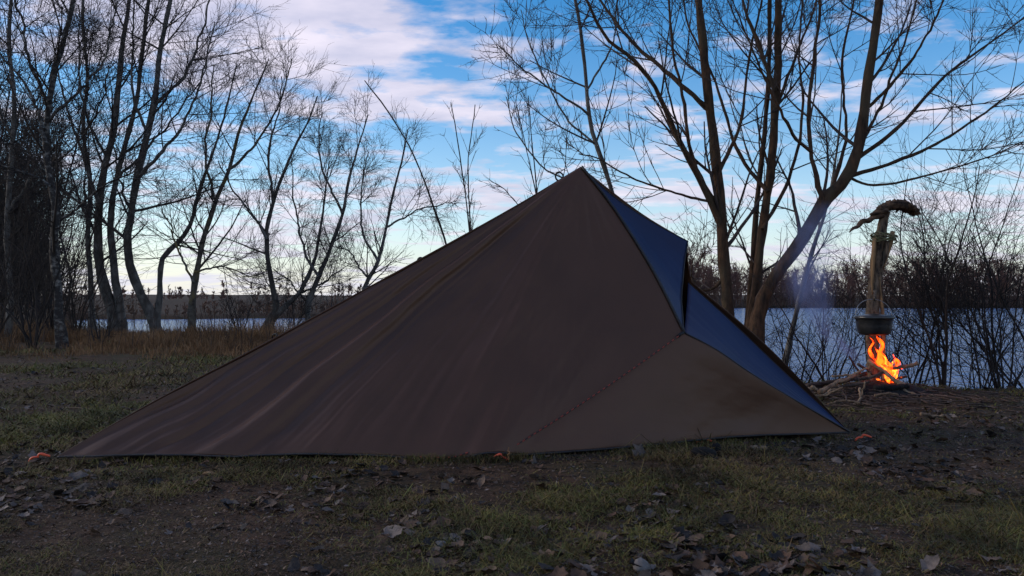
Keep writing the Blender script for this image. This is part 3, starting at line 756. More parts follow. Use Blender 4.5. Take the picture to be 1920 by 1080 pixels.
# guy line: from the pulled-out loop down to the middle peg
gl0 = Q_ + np.array([-.035, -.045, -.016]); gl1 = gp(945, 858); gl1[1] -= .03; gl1[2] = .03
gpnts = np.array([gl0 * (1 - s) + gl1 * s + np.array([0, 0, -.014 * math.sin(math.pi * s)]) for s in np.linspace(0, 1, 40)])
gl = thing('guy_line', gl1, 'red and black braided guy line running down across the tarp', 'cord')
tubeobj('line', gpnts, .0029, M_cord, gl, 6, None, None, gl1)
knot = gp(922, 850); knot[1] -= .04
bow = []
for s in np.linspace(0, 1, 60):
    a = s * 4 * math.pi
    bow.append(np.array([knot[0] + .012 * math.sin(a) - .004, knot[1], .03 + .035 * abs(math.sin(a / 4)) * (1 if s < .5 else .7)]))
tubeobj('knot', np.array(bow), .0036, M_cord, gl, 5, None, None, gl1)
tubeobj('slack_end', [gl1, gl1 + np.array([-.06, -.03, -.008]), gl1 + np.array([-.16, -.02, .008]), gl1 + np.array([-.26, -.05, -.012]), gl1 + np.array([-.42, -.03, -.015])], .0034, M_cord, gl, 5, None, 30, gl1)

def peg(label, p, ang, big=1.):
    z = float(height(p[0], p[1])); c = np.array([p[0], p[1], z + .012])
    t_ = thing('tent_peg', c, label, 'tent peg', 'orange tent pegs')
    ca, sa = math.cos(ang), math.sin(ang); d = np.array([ca, sa * .4, .25]); d = d / np.linalg.norm(d)
    tubeobj('shaft', [c - d * .02 - np.array([0, 0, .05]), c, c + d * .035 * big], [.004, .006, .005], M_orange, t_, 6, None, 10, c)
    tubeobj('hook', [c + d * .03 * big, c + d * .04 * big + np.array([0, 0, .012]), c + d * .065 * big, c + d * .085 * big - np.array([0, 0, .012])], [.005, .007, .005], M_orange, t_, 6, None, 12, c)
    return t_
peg('orange peg in the grass beside the left tarp corner', gp(58, 862), .2, 1.1)
peg('orange peg in the grass above the black charred lump', gp(1306, 834), -.3)
peg('orange peg just right of the right tarp corner', gp(1606, 823), -.2)
peg('orange peg at the foot of the guy line', gp(950, 866), 2.6, .8)

# ------------------------------------------------------------------ fire, post, pot
DF = 6.6
def wpts(px, d=DF): return np.array([at(x, y, d) for x, y in px])
k = DF / FPX
rngp = np.random.default_rng(5)
pb = at(1637, 738, 6.75); pb[2] = float(height(pb[0], pb[1])) - .06
post = thing('fire_post', pb, 'barked dead post beside the fire topped with a curved slab of bark', 'post')
pp = np.vstack([[pb], wpts([(1637, 690), (1636, 590), (1641, 520), (1648, 460), (1655, 420), (1660, 396)], 6.75)])
Pp = resample(pp, 40)
Rp = np.interp(np.linspace(0, 1, 40), [0, .45, .6, .82, .86, 1], np.array([11.5, 11.5, 11.5, 11.5, 9, 8]) * k)
vv, ff = bark_tube(Pp, Rp, 12, rngp, .13)
obj('shaft', mesh('shaft', vv - pb, ff, M_post), post)
# split faces showing pale wood
tubeobj('split_face', wpts([(1640, 446), (1637, 490), (1635, 530), (1636, 552)], 6.70), np.array([5, 6, 4, 1]) * k, M_pale, post, 6, .6, 16, pb)
tubeobj('split_face', wpts([(1674, 434), (1668, 460), (1660, 490), (1656, 506)], 6.70), np.array([6, 7, 4, 1]) * k, M_pale, post, 6, .6, 16, pb)
tubeobj('bark_strip', wpts([(1664, 452), (1660, 480), (1655, 500)], 6.68), np.array([6, 6, 2]) * k, M_post, post, 6, .6, 12, pb)
# lashing of twisted withes
for j in range(5):
    a = np.linspace(0, 2 * math.pi, 30)
    c = at(1657, 446 + 3 * (j - 2), 6.73); rx = (22 + 3 * math.sin(j * 2.1)) * k
    ring = np.stack([c[0] + rx * np.cos(a), c[1] + rx * .75 * np.sin(a), c[2] + .010 * np.sin(2 * a + j) + .006 * np.sin(7 * a + 2 * j) - .006 * np.cos(a)], -1)
    tubeobj('lashing', ring, .006, M_lash, post, 5, None, None, pb)
for j in range(9):
    c = at(1635 + 6 * j, 446, 6.66); e = c + np.array([rngp.normal() * .03, -.02, rngp.normal() * .03])
    tubeobj('frayed_end', [c, (c + e) / 2 + rngp.normal(size=3) * .008, e], [.004, .003, .0015], M_lash, post, 4, None, 6, pb)
# the cap: a hollow curved slab of bark, and a stub of branch
cpx = resample(wpts([(1634, 405), (1650, 392), (1668, 386), (1690, 386), (1708, 393), (1724, 400)], 6.74), 40)
cr_ = np.interp(np.linspace(0, 1, 40), [0, .2, .45, .7, .9, 1], np.array([3, 8, 10, 12, 9, 1.5]) * k)
ca_ = np.linspace(0, 2 * math.pi, 14, endpoint=False)
vv = cpx[:, None, :] + cr_[:, None, None] * (np.cos(ca_)[None, :, None] * np.array([0, 1.25, 0]) + np.sin(ca_)[None, :, None] * np.array([0, 0, 1.0]))
hol = np.interp(np.linspace(0, 1, 40), [0, .4, .6, .95, 1], [0, .1, .6, .6, 0])
vv[..., 2] += cr_[:, None] * hol[:, None] * np.clip(-np.sin(ca_), 0, 1)[None] * .9
rid = np.repeat(rngp.normal(size=(1, 14)), 40, 0) * .9 + .6 * rngp.normal(size=(40, 14))
vv = vv + (vv - cpx[:, None]) * (rid * .20)[..., None] + rngp.normal(size=vv.shape) * .005
vv[..., 2] -= (np.sin(ca_) < -.2)[None] * np.abs(rngp.normal(size=(40, 14))) * .022 * hol[:, None]
ff = np.array([[i * 14 + j, i * 14 + (j + 1) % 14, (i + 1) * 14 + (j + 1) % 14, (i + 1) * 14 + j] for i in range(39) for j in range(14)])
obj('bark_cap', mesh('bark_cap', vv.reshape(-1, 3) - pb, ff, M_barkcap), post)
stub_pts = wpts([(1592, 436), (1600, 428), (1608, 425), (1618, 414), (1628, 414), (1640, 407), (1656, 404)], 6.72)
tubeobj('branch_stub', stub_pts, np.array([1., 3.6, 4.2, 6.4, 5.2, 6.8, 5.6, 7.4, 6.5]) * k, M_barkcap, post, 7, .8, 24, pb)
tubeobj('branch_stub', wpts([(1632, 402), (1648, 398), (1664, 394)], 6.70), np.array([2.5, 5, 6]) * k, M_barkcap, post, 8, None, 14, pb)

# flat stake the pot hangs against
st0 = at(1656, 738, 6.70); st0[2] = float(height(st0[0], st0[1])) - .03
stake = np.vstack([[st0], wpts([(1656, 690), (1655, 600), (1653, 570), (1651, 545), (1649, 520)], 6.70)])
o = tubeobj('hanging_stake', stake, np.array([6, 6, 7, 6.5, 4, 1.]) * k, M_pale, None, 6, .5, 30, st0); o.location = Vector(st0)
tag(o, 'pale split stake rising behind the hanging pot', 'stake')

# pot
pc = at(1639, 610, 6.46); kp = 6.46 / FPX
pot = thing('cooking_pot', at(1639, 628, 6.46), 'sooty black cooking pot with wire bail hanging over the fire', 'pot')
p0 = np.array(pot.location)
prof = [(0, 628), (24, 628), (28.5, 624), (31, 612), (32, 600), (33.5, 598), (35, 597.5), (35.5, 594), (34, 592.5), (32.5, 594), (31, 606), (27, 620), (0, 622)]
na = 40; an = np.linspace(0, 2 * math.pi, na, endpoint=False)
vv = []
for r, y in prof:
    z = at(1639, y, 6.46)[2]
    vv.append(np.stack([pc[0] + max(r, .01) * kp * np.cos(an), pc[1] + max(r, .01) * kp * np.sin(an), np.full(na, z)], -1))
vv = np.array(vv); n_, m_ = vv.shape[:2]
ff = [[i * m_ + j, i * m_ + (j + 1) % m_, (i + 1) * m_ + (j + 1) % m_, (i + 1) * m_ + j] for i in range(n_ - 1) for j in range(m_)]
obj('body', mesh('body', vv.reshape(-1, 3) - p0, np.array(ff), M_pot), pot)
prof = [(0, 588), (6, 588.5), (20, 590), (31, 592), (33, 594), (31, 594.5), (0, 592)]
vv = []
for r, y in prof:
    z = at(1639, y, 6.46)[2]
    vv.append(np.stack([pc[0] + max(r, .01) * kp * np.cos(an), pc[1] + max(r, .01) * kp * np.sin(an), np.full(na, z)], -1))
vv = np.array(vv); n_, m_ = vv.shape[:2]
ff = [[i * m_ + j, i * m_ + (j + 1) % m_, (i + 1) * m_ + (j + 1) % m_, (i + 1) * m_ + j] for i in range(n_ - 1) for j in range(m_)]
lid = obj('lid', mesh('lid', vv.reshape(-1, 3) - p0, np.array(ff), M_pot), pot)
a = np.linspace(0, math.pi, 30)
zr = at(1639, 597, 6.46)[2]
bail = np.stack([pc[0] + 34.5 * kp * np.cos(a), pc[1] + .03 * np.sin(a), zr + 36 * kp * np.sin(a) ** .8], -1)
tubeobj('bail', bail, .003, M_steel, pot, 6, None, None, p0)
for sgn in (-1, 1):
    c = np.array([pc[0] + sgn * 34.5 * kp, pc[1], zr])
    tubeobj('ear', [c - np.array([sgn * .012, 0, .018]), c, c + np.array([0, 0, .012])], .007, M_pot, pot, 6, None, 6, p0)

hk = np.array([at(1640, 546, 6.72), at(1641, 548, 6.60), at(1640, 556, 6.50), at(1639, 563, 6.46), at(1639, 558, 6.42)])
tubeobj('pot_hook', hk, np.array([4, 3, 2.6, 2.4, 1.6]) * k, M_post, post, 7, None, 20, pb)
# campfire
fc = at(1664, 728, 6.45); fz = float(height(fc[0], fc[1])); fc[2] = fz
fire = thing('campfire', fc, 'small orange campfire burning under the pot', 'campfire')
def tongue(px, d, rad, m, seed):
    r = np.random.default_rng(seed)
    P = resample(wpts(px, d), 24)
    s = np.linspace(0, 1, 24)
    P[:, 0] += .012 * np.sin(s * 11 + seed) * s; P[:, 1] += .015 * np.sin(s * 9 + 2 * seed) * s
    Rr = .72 * rad * k * (np.sin(np.pi * np.clip(s * .86 + .14, 0, 1)) ** 1.1) * (1 + .25 * np.sin(s * 17 + seed))
    Rr = np.maximum(Rr, .001)
    vv, ff = tubes(P[None], Rr[None], 9, .7)
    obj('flame', mesh('flame', vv - fc, ff, m), fire)
for i, (px, rad, core) in enumerate([
    ([(1668, 722), (1660, 700), (1652, 680), (1648, 660), (1655, 642), (1645, 628)], 8, 0),
    ([(1672, 720), (1670, 700), (1660, 680), (1652, 665), (1640, 650)], 12, 0),
    ([(1676, 716), (1678, 698), (1682, 680), (1674, 664)], 10, 0),
    ([(1668, 722), (1664, 705), (1654, 690), (1650, 672)], 8, 1),
    ([(1676, 714), (1677, 704), (1674, 692), (1670, 676)], 8, 1),
    ([(1682, 704), (1678, 694), (1672, 686), (1660, 676), (1652, 664)], 6, 1),
    ([(1650, 690), (1636, 668), (1630, 652), (1638, 640), (1634, 632)], 5, 0),
    ([(1690, 692), (1698, 688), (1704, 686)], 3, 0),
    ([(1665, 720), (1656, 718), (1650, 712)], 4, 0),
    ([(1646, 668), (1654, 652), (1650, 638), (1642, 630)], 5, 0)]):
    tongue(px, 6.45 + .02 * (i % 3), rad, M_flame_core if core else M_flame, i)
for i, (x, y) in enumerate([(1650, 712), (1658, 716), (1668, 718), (1676, 716), (1684, 712), (1662, 722), (1690, 708)]):
    c = at(x, y, 6.43); a_ = rngp.uniform(0, 3)
    tubeobj('ember', [c, c + np.array([math.cos(a_) * .03, math.sin(a_) * .02, .004])], [.006, .009, .004], M_ember, fire, 6, None, 5, fc)
# charred hearth: a shallow bed of ash and charcoal lumps
cl = np.stack(np.meshgrid(np.linspace(-1, 1, 40), np.linspace(-1, 1, 30)), -1)
rr_ = np.hypot(cl[..., 0], cl[..., 1])
hx = fc[0] + .02 + cl[..., 0] * .36; hy = fc[1] - .02 + cl[..., 1] * .26
hz = height(hx, hy) + .07 * np.clip(1 - rr_ ** 2, 0, 1) - .03 * (rr_ > .98) + .03 * (fbm(hx * 14, hy * 14, 3) - .45) * np.clip(1.15 - rr_, 0, 1)
vv = np.stack([hx, hy, hz], -1); n_, m_ = vv.shape[:2]
i_ = (np.arange(n_ - 1)[:, None] * m_ + np.arange(m_ - 1)[None, :]).ravel()
obj('ash_bed', mesh('ash_bed', vv.reshape(-1, 3) - fc, np.stack([i_, i_ + 1, i_ + m_ + 1, i_ + m_], -1), M_char), fire)

def stick(label, px, d, r0, r1, m, seed, name='firewood_stick', group='firewood sticks round the fire', cat='stick', K=22, wob=.006):
    r = np.random.default_rng(seed)
    d = np.full(len(px), d) if np.isscalar(d) else d
    P = resample(np.array([at(x, y, dd) for (x, y), dd in zip(px, d)]), K)
    P[1:-1] += np.cumsum(r.normal(size=(K - 2, 3)) * wob * .5, 0) * np.sin(np.linspace(0, np.pi, K - 2))[:, None]
    gz = height(P[:, 0], P[:, 1]); P[:, 2] = np.maximum(P[:, 2], gz + .004)
    Rr = np.linspace(r0, r1, K) * k * (1 + .10 * r.normal(size=K))
    vv, ff = bark_tube(P, np.maximum(Rr, .0015), 8, r, .07)
    c0 = P[K // 2].copy(); n = K * 8
    vv = np.vstack([vv, P[:1], P[-1:]])
    cp = np.array([[n, (s + 1) % 8, s] for s in range(8)] + [[n + 1, n - 8 + s, n - 8 + (s + 1) % 8] for s in range(8)])
    o = obj(name, mesh(name, vv - c0, [ff, cp], m), None, c0)
    return tag(o, label, cat, group)
SK = [('long pale stick rising from the tarp corner to the fire', [(1536, 736), (1560, 722), (1590, 708), (1612, 698)], [6.2, 6.3, 6.4, 6.5], 4.5, 3, 0),
      ('thick dark branch lying behind the long pale stick', [(1512, 724), (1545, 718), (1590, 711), (1625, 700)], 6.55, 4.5, 4, 1),
      ('pale forked end of wood next to the tarp edge', [(1505, 734), (1520, 730), (1534, 734)], 6.25, 4, 3, 0),
      ('thin pale stick low beside the tarp corner', [(1535, 744), (1555, 736), (1572, 730)], 6.2, 2.5, 2, 0),
      ('brown stick pointing right out of the flames', [(1664, 691), (1690, 688), (1708, 685), (1722, 681)], [6.45, 6.42, 6.4, 6.38], 3, 3.4, 0),
      ('pale slanting stick running through the flames to the ground', [(1628, 675), (1650, 693), (1675, 712), (1698, 724)], [6.5, 6.44, 6.38, 6.34], 3.5, 4.2, 0),
      ('pale stick lying on the earth right of the hearth', [(1694, 731), (1710, 741), (1732, 752)], [6.3, 6.25, 6.2], 2.8, 2.2, 0),
      ('grey thin stick crossing the end of the pale ground stick', [(1728, 748), (1742, 744), (1756, 745)], 6.2, 2, 1.8, 0),
      ('dark stick leaning against the left side of the fire', [(1608, 682), (1625, 694), (1640, 704)], 6.5, 2.4, 2.4, 1),
      ('short dark stick above the woodpile pointing at the pot', [(1600, 712), (1625, 706), (1655, 698)], 6.42, 3.2, 3, 1),
      ('charred log lying across the front of the hearth', [(1640, 728), (1668, 727), (1704, 724)], 6.3, 6.5, 4.5, 2),
      ('dark stick at the bottom of the woodpile', [(1545, 728), (1585, 722), (1630, 716)], 6.35, 3.2, 2.6, 1),
      ('thin grey stick hanging down from the woodpile front', [(1612, 728), (1606, 745), (1599, 760)], [6.1, 6.0, 5.95], 1.8, 1.3, 0),
      ('short twig upright at the woodpile beside the thin grey stick', [(1622, 715), (1618, 730), (1614, 745)], [6.15, 6.1, 6.05], 1.4, 1, 0),
      ('dark branch under the smoke left of the woodpile', [(1500, 742), (1530, 728), (1575, 716)], 6.6, 3.4, 2.8, 1),
      ('red-brown stick on the earth in front of the fire', [(1726, 776), (1750, 777), (1775, 779)], 5.4, 2.4, 1.8, 0)]
SK += [('thin pale twig sticking out of the pile towards the tarp', [(1520, 742), (1548, 740), (1580, 726)], 6.15, 1.6, 1.2, 0),
       ('pale stick lying on top of the woodpile', [(1560, 706), (1592, 702), (1626, 690)], 6.45, 2.2, 1.8, 0),
       ('dark crooked stick behind the flames', [(1612, 716), (1650, 712), (1700, 706)], 6.62, 3, 2.4, 1),
       ('short pale stick in front of the hearth', [(1640, 742), (1662, 738), (1684, 740)], 6.15, 2, 1.6, 0),
       ('thin dark stick slanting from the pile to the earth', [(1572, 722), (1582, 740), (1590, 756)], [6.2, 6.1, 6.0], 1.6, 1.2, 1),
       ('pale twig leaning up beside the pot smoke', [(1592, 668), (1606, 690), (1622, 712)], 6.55, 1.6, 2, 1),
       ('grey stick on the earth between the pile and the tarp', [(1552, 758), (1580, 752), (1612, 756)], 5.9, 1.8, 1.3, 0)]
for i, (lb, px, d, a_, b_, mi) in enumerate(SK):
    stick(lb, px, d, a_, b_, [M_stick, M_stick_dark, M_char][mi], 200 + i)
# twig litter round the hearth: nobody could count it
r = np.random.default_rng(31); n = 500
c = np.stack([r.normal(2.95, .55, n), r.normal(6.3, .32, n)], -1); a_ = r.uniform(0, math.pi, n); ln = r.uniform(.04, .2, n)
e = np.stack([np.cos(a_), np.sin(a_)], -1) * ln[:, None] / 2
s = np.linspace(-1, 1, 4)[None, :, None]
xy = c[:, None] + e[:, None] * s + r.normal(size=(n, 4, 2)) * .006
P = np.concatenate([xy, (height(xy[..., 0], xy[..., 1]) + .008 + .03 * r.random((n, 1)))[..., None]], -1)
vv, ff = tubes(P, np.repeat(r.uniform(.002, .005, (n, 1)), 4, 1), 4)
tag(obj('twig_litter', mesh('twig_litter', vv, ff, M_stick_dark)), 'broken twigs littering the dark earth round the fire', 'twigs', kind='stuff')

# smoke drifting up and left of the pot
sm = bpy.data.materials.new('smoke'); sm.use_nodes = True
t = sm.node_tree; t.nodes.remove(t.nodes['Principled BSDF']); so = t.nodes['Material Output']
pv = t.nodes.new('ShaderNodeVolumePrincipled'); pv.inputs['Color'].default_value = (.45, .55, 1., 1); pv.inputs['Anisotropy'].default_value = .1
_tc = t.nodes.new('ShaderNodeTexCoord'); _mp = t.nodes.new('ShaderNodeMapping'); _mp.inputs['Scale'].default_value = (1, 1, .45)
t.links.new(_tc.outputs['Object'], _mp.inputs[0])
_n = t.nodes.new('ShaderNodeTexNoise'); _n.inputs['Scale'].default_value = 4.2; _n.inputs['Detail'].default_value = 4; _n.inputs['Distortion'].default_value = 1.2
t.links.new(_mp.outputs[0], _n.inputs['Vector'])
_r = t.nodes.new('ShaderNodeMapRange'); _r.inputs['From Min'].default_value = .44; _r.inputs['From Max'].default_value = .80; _r.inputs['To Max'].default_value = 11.
t.links.new(_n.outputs['Fac'], _r.inputs[0])
def TM(op, a, b=None):
    m = t.nodes.new('ShaderNodeMath'); m.operation = op
    for i, q in enumerate((a, b)):
        if q is None: continue
        if isinstance(q, (int, float)): m.inputs[i].default_value = q
        else: t.links.new(q, m.inputs[i])
    return m.outputs[0]
_s = t.nodes.new('ShaderNodeSeparateXYZ'); t.links.new(_tc.outputs['Object'], _s.inputs[0])
sz_ = _s.outputs[2]
ax_ = TM('ADD', TM('MULTIPLY', sz_, -1.24), TM('MULTIPLY', TM('MULTIPLY', sz_, sz_), .71))
dx_ = TM('SUBTRACT', _s.outputs[0], ax_)
r2_ = TM('ADD', TM('MULTIPLY', dx_, dx_), TM('MULTIPLY', _s.outputs[1], _s.outputs[1]))
sg_ = TM('ADD', TM('MULTIPLY', TM('MAXIMUM', sz_, 0.), .125), .05)
fall = TM('POWER', 2.718, TM('MULTIPLY', TM('DIVIDE', r2_, TM('MULTIPLY', sg_, sg_)), -1.))
fz_ = TM('MULTIPLY', TM('MINIMUM', TM('MULTIPLY', TM('MAXIMUM', TM('SUBTRACT', 1.45, sz_), 0.), 1.6), 1.), TM('MINIMUM', TM('MULTIPLY', TM('MAXIMUM', sz_, 0.), 6.), 1.))
t.links.new(TM('MULTIPLY', TM('MULTIPLY', _r.outputs[0], fall), fz_), pv.inputs['Density']); t.links.new(pv.outputs[0], so.inputs['Volume'])
_z = np.linspace(-.03, 1.47, 30)
Ps = at(1628, 690, 6.75) + np.stack([-1.24 * _z + .71 * _z ** 2, 0 * _z, _z], -1)
Rs = 2.3 * (.05 + .125 * np.maximum(_z, 0))
vv, ff = tubes(Ps[None], Rs[None], 14)
n = 30 * 14; vv = np.vstack([vv, Ps[:1], Ps[-1:]])
cp = np.array([[n, (s + 1) % 14, s] for s in range(14)] + [[n + 1, n - 14 + s, n - 14 + (s + 1) % 14] for s in range(14)])
sm0 = at(1628, 690, 6.75)
o = obj('smoke', mesh('smoke', vv - sm0, [ff, cp], sm), None, sm0); tag(o, 'thin bluish smoke drifting left of the fire', 'smoke', kind='stuff')

# ------------------------------------------------------------------ ground cover
def in_tarp(x, y, pad=.0):
    pts = np.array([A[:2], B[:2], C[:2], [1.05, 5.75], Db[:2]])
    ins = np.ones(len(x), bool)
    for i in range(5):
        p, q = pts[i], pts[(i + 1) % 5]
        cr = (q[0] - p[0]) * (y - p[1]) - (q[1] - p[1]) * (x - p[0])
        ins &= cr / np.hypot(*(q - p)) > -pad
    return ins
def scatter(r, n, ylo, yhi, spread=.74, p=-1.):
    """points on the land in view, thinner with distance"""
    u = r.random(n); y = (ylo ** p + u * (yhi ** p - ylo ** p)) ** (1 / p)
    x = r.uniform(-1, 1, n) * spread * y
    return x, y
def blades(r, x, y, h, wd, lean, mi=None):
    n = len(x); z = height(x, y) - .004
    a = r.uniform(0, 2 * math.pi, n); wv = np.stack([np.cos(a), np.sin(a), np.zeros(n)], -1) * wd[:, None]
    b_ = r.uniform(0, 2 * math.pi, n); lv = np.stack([np.cos(b_), np.sin(b_), np.zeros(n)], -1) * (h * lean)[:, None]
    p = np.stack([x, y, z], -1); up = np.array([0, 0, 1.]) * h[:, None]
    V = np.stack([p - wv, p + wv, p + up * .6 + lv * .45 + wv * .7, p + up * .6 + lv * .45 - wv * .7, p + up * (1 - .35 * lean[:, None]) + lv * 1.1], 1).reshape(-1, 3)
    k5 = np.arange(n) * 5
    Q = np.stack([k5, k5 + 1, k5 + 2, k5 + 3], -1); T = np.stack([k5 + 3, k5 + 2, k5 + 4], -1)
    return V, Q, T
r = np.random.default_rng(91)
x, y = scatter(r, 390000, 1.9, 13.)
den_ = fbm(x * 1.1 + 4, y * 1.1 + 8, 4)
dirt = np.exp(-(((x + .5) / .9) ** 2 + ((y - 2.5) / .35) ** 2)) + .9 * np.exp(-(((x - 2.9) / .9) ** 2 + ((y - 6.4) / .4) ** 2))
keep = (r.random(len(x)) < np.clip((den_ - .35) * 7, .16, 1) * np.clip((fbm(x * 7, y * 7, 3) - .28) * 5, .15, 1) * (1 - np.clip(dirt * .75, 0, .9))) & ~in_tarp(x, y, -.03) & (y < shore_near(x) - .15)
x, y, den_ = x[keep], y[keep], den_[keep]; n = len(x)
h = r.uniform(.012, .042, n) * (.5 + 1.1 * fbm(x * 7, y * 7, 3)) * (.6 + 1.3 * np.clip((den_ - .35) * 3, 0, 1)) * np.clip(y / 4, .8, 1.5)
tall = r.random(n) < .012; h[tall] *= 2.6
wd = r.uniform(.0010, .0025, n) * np.clip(y / 3.2, .8, 2.5)
lean = r.uniform(.5, 2.4, n)
# longer blades crowd the hem of the tarp
hx_ = np.interp(r.random(5200), np.linspace(0, 1, len(bottom)), np.arange(len(bottom))); hi_ = hx_.astype(int)
hem_ok = r.random(5200) < .25 + .75 * (fbm(bottom[hi_, 0] * 3, bottom[hi_, 1] * 0, 3) > .42)
x = np.concatenate([x, (bottom[hi_, 0] + r.normal(size=5200) * .02)[hem_ok]]); y = np.concatenate([y, (bottom[hi_, 1] - np.abs(r.normal(size=5200)) * .05 - .012)[hem_ok]])
m_ = int(hem_ok.sum()); n = len(x)
h = np.concatenate([h, r.uniform(.015, .06, m_)]); wd = np.concatenate([wd, r.uniform(.001, .002, m_)]); lean = np.concatenate([lean, r.uniform(.2, 1.2, m_)])
V, Q, T = blades(r, x, y, h, wd, lean)
u = r.random(n) + (fbm(x * .8 + 31, y * .8, 3) - .45) * 1.4
mi = np.where(u < .40, 0, np.where(u < .70, 1, 2))
o = obj('grass', mesh('grass', V, [Q, T], M_grass, True, np.concatenate([mi, mi]))); tag(o, 'short mossy winter grass covering the campground', 'grass', kind='stuff')

r = np.random.default_rng(92); n = 60000
y = r.uniform(9.5, 21, n); x = -y * r.uniform(.12, .74, n)
keep = (y < shore_near(x) + .1) & (r.random(n) < sstep(9.5, 12.5, y + (fbm(x * .5, y * .5, 3) - .45) * 4)) & (fbm(x * .9, y * .9, 3) > .33)
x, y = x[keep], y[keep]; n = len(x)
h = r.uniform(.12, .42, n) * (.5 + vnoise(x * .7, y * .7)) * sstep(9, 13, y) * (1 - .6 * sstep(15.5, 17.5, y) * sstep(-10, -8.5, x)); wd = r.uniform(.0025, .006, n)
V, Q, T = blades(r, x, y, h, wd, r.uniform(.15, .9, n))
o = obj('dry_grass', mesh('dry_grass', V, [Q, T], M_straw)); tag(o, 'tall straw-brown dry grass below the left trees', 'dry grass', kind='stuff')
# weed stalks
r = np.random.default_rng(93); n = 260
y = r.uniform(11, 18, n); x = -y * r.uniform(.2, .72, n); h = r.uniform(.3, .8, n)
P = np.stack([x, y, height(x, y) - .02], -1)[:, None] + np.linspace(0, 1, 5)[None, :, None] * (np.array([0, 0, 1.]) * h[:, None] + r.normal(size=(n, 3)) * .1)[:, None]
St, Sr = P, np.repeat(np.linspace(.005, .003, 5)[None], n, 0)
v1, f1 = tubes(St, Sr, 3); Bq, Br = grow(r, St, Sr, 4, .4, 1, (20, 50), (.08, .25), 3, .06, .04, .8, .003); v2, f2 = tubes(Bq, Br, 3)
tag(obj('weed_stalks', mesh('weed_stalks', np.vstack([v1, v2]), np.vstack([f1, f2 + len(v1)]), M_stick_dark)), 'thin dead weed stalks standing in the dry grass', 'weeds', kind='stuff')

# fallen leaves
def leaf_template(r, lobed):
    L_, W_ = 7, 5
    s = np.linspace(0, 1, L_); t_ = np.linspace(-1, 1, W_)
    wid = np.sin(np.pi * s ** .8) ** .8 * .36
    if lobed: wid = wid * (1 + .38 * np.cos(s * 19))
    wid[0] = .012; wid[-1] = .01
    X_ = (s - .5)[:, None] + 0 * t_; Y_ = wid[:, None] * t_ * (1 + .15 * r.normal(size=(L_, W_)))
    cu, cl_ = r.uniform(-.5, .9), r.uniform(-.4, .8)
    Z_ = cu * Y_ ** 2 * 1.6 + cl_ * (X_ ** 2) * .55 + .035 * r.normal(size=(L_, W_)) + .05 * np.sin(X_ * 7 + r.uniform(0, 6)) - .02 * (t_ == 0)
    Z_ = Z_ - Z_.min()
    V_ = np.stack([X_, Y_, Z_], -1).reshape(-1, 3)
    i = (np.arange(L_ - 1)[:, None] * W_ + np.arange(W_ - 1)[None, :]).ravel()
    return V_, np.stack([i, i + 1, i + W_ + 1, i + W_], -1)
r = np.random.default_rng(77)
TPL = [leaf_template(r, q % 3 == 0) for q in range(10)]
LM = [[mesh('fallen_leaf', v_, f_, m) for v_, f_ in TPL] for m in M_leaf]
x, y = scatter(r, 11500, 1.9, 13., .74, -.6)
dn = fbm(x * 1.6 + 40, y * 1.6 + 2, 4)
keep = (r.random(len(x)) < np.clip((dn - .38) * 4.0, .05, 1)) & ~in_tarp(x, y, .03) & (y < shore_near(x) - .1)
x, y = x[keep], y[keep]
size = .020 + .054 * r.random(len(x)) ** 2
app = size / y + 0.0
vis = (np.abs(x) < .66 * y) & (y > 2.28)
order = np.argsort(-(app * vis))
ci = r.choice(4, len(x), p=[.20, .16, .34, .30])
cn = ['pale grey', 'tan', 'brown', 'dark']
used = set(order[:300].tolist())
for q in order[:300]:
    o = obj('fallen_leaf', LM[ci[q]][r.integers(10)])
    o.location = (x[q], y[q], float(height(x[q], y[q])) + .006)
    o.rotation_euler = (r.normal() * .28, r.normal() * .28, r.uniform(0, 6.28))
    sc = size[q]; o.scale = (sc, sc, sc * .8)
    px_ = 960 + FPX * x[q] / y[q]; py_ = HOR + FPX * CAMH / y[q]
    colz = ['at the far left', 'left of the bare dirt', 'below the guy line foot', 'below the charred lump', 'below the right tarp corner'][int(np.clip(px_ // 384, 0, 4))]
    rowz = 'close to the tarp hem' if py_ < 920 else ('on the middle of the turf' if py_ < 1000 else 'at the bottom edge')
    sz = 'large' if size[q] > .06 else ('middling' if size[q] > .042 else 'small')
    tag(o, '%s %s dry leaf %s, %s' % (sz, cn[ci[q]], rowz, colz), 'leaf', cn[ci[q]] + ' fallen leaves')
Vs, Fs, Ms, off = [], [], [], 0
rest = np.array([q for q in range(len(x)) if q not in used])
tp = r.integers(0, 10, len(rest))
for ti in range(10):
    q = rest[tp == ti]; v_, f_ = TPL[ti]; n = len(q)
    a = r.uniform(0, 6.28, n); ca, sa = np.cos(a), np.sin(a); tx, ty = r.normal(size=n) * .3, r.normal(size=n) * .3
    sc = size[q][:, None]
    lx = v_[None, :, 0] * ca[:, None] - v_[None, :, 1] * sa[:, None]; ly = v_[None, :, 0] * sa[:, None] + v_[None, :, 1] * ca[:, None]
    lz = v_[None, :, 2] + tx[:, None] * lx + ty[:, None] * ly
    W = np.stack([lx * sc + x[q][:, None], ly * sc + y[q][:, None], lz * sc + (height(x[q], y[q]) + .006)[:, None]], -1)
    Vs.append(W.reshape(-1, 3)); Fs.append((f_[None] + (np.arange(n) * len(v_))[:, None, None]).reshape(-1, 4) + off); off += n * len(v_)
    Ms.append(np.repeat(ci[q], len(f_)))
o = obj('leaf_litter', mesh('leaf_litter', np.vstack(Vs), np.vstack(Fs), M_leaf, True, np.concatenate(Ms))); tag(o, 'litter of small dry leaves scattered over the grass', 'leaf litter', kind='stuff')

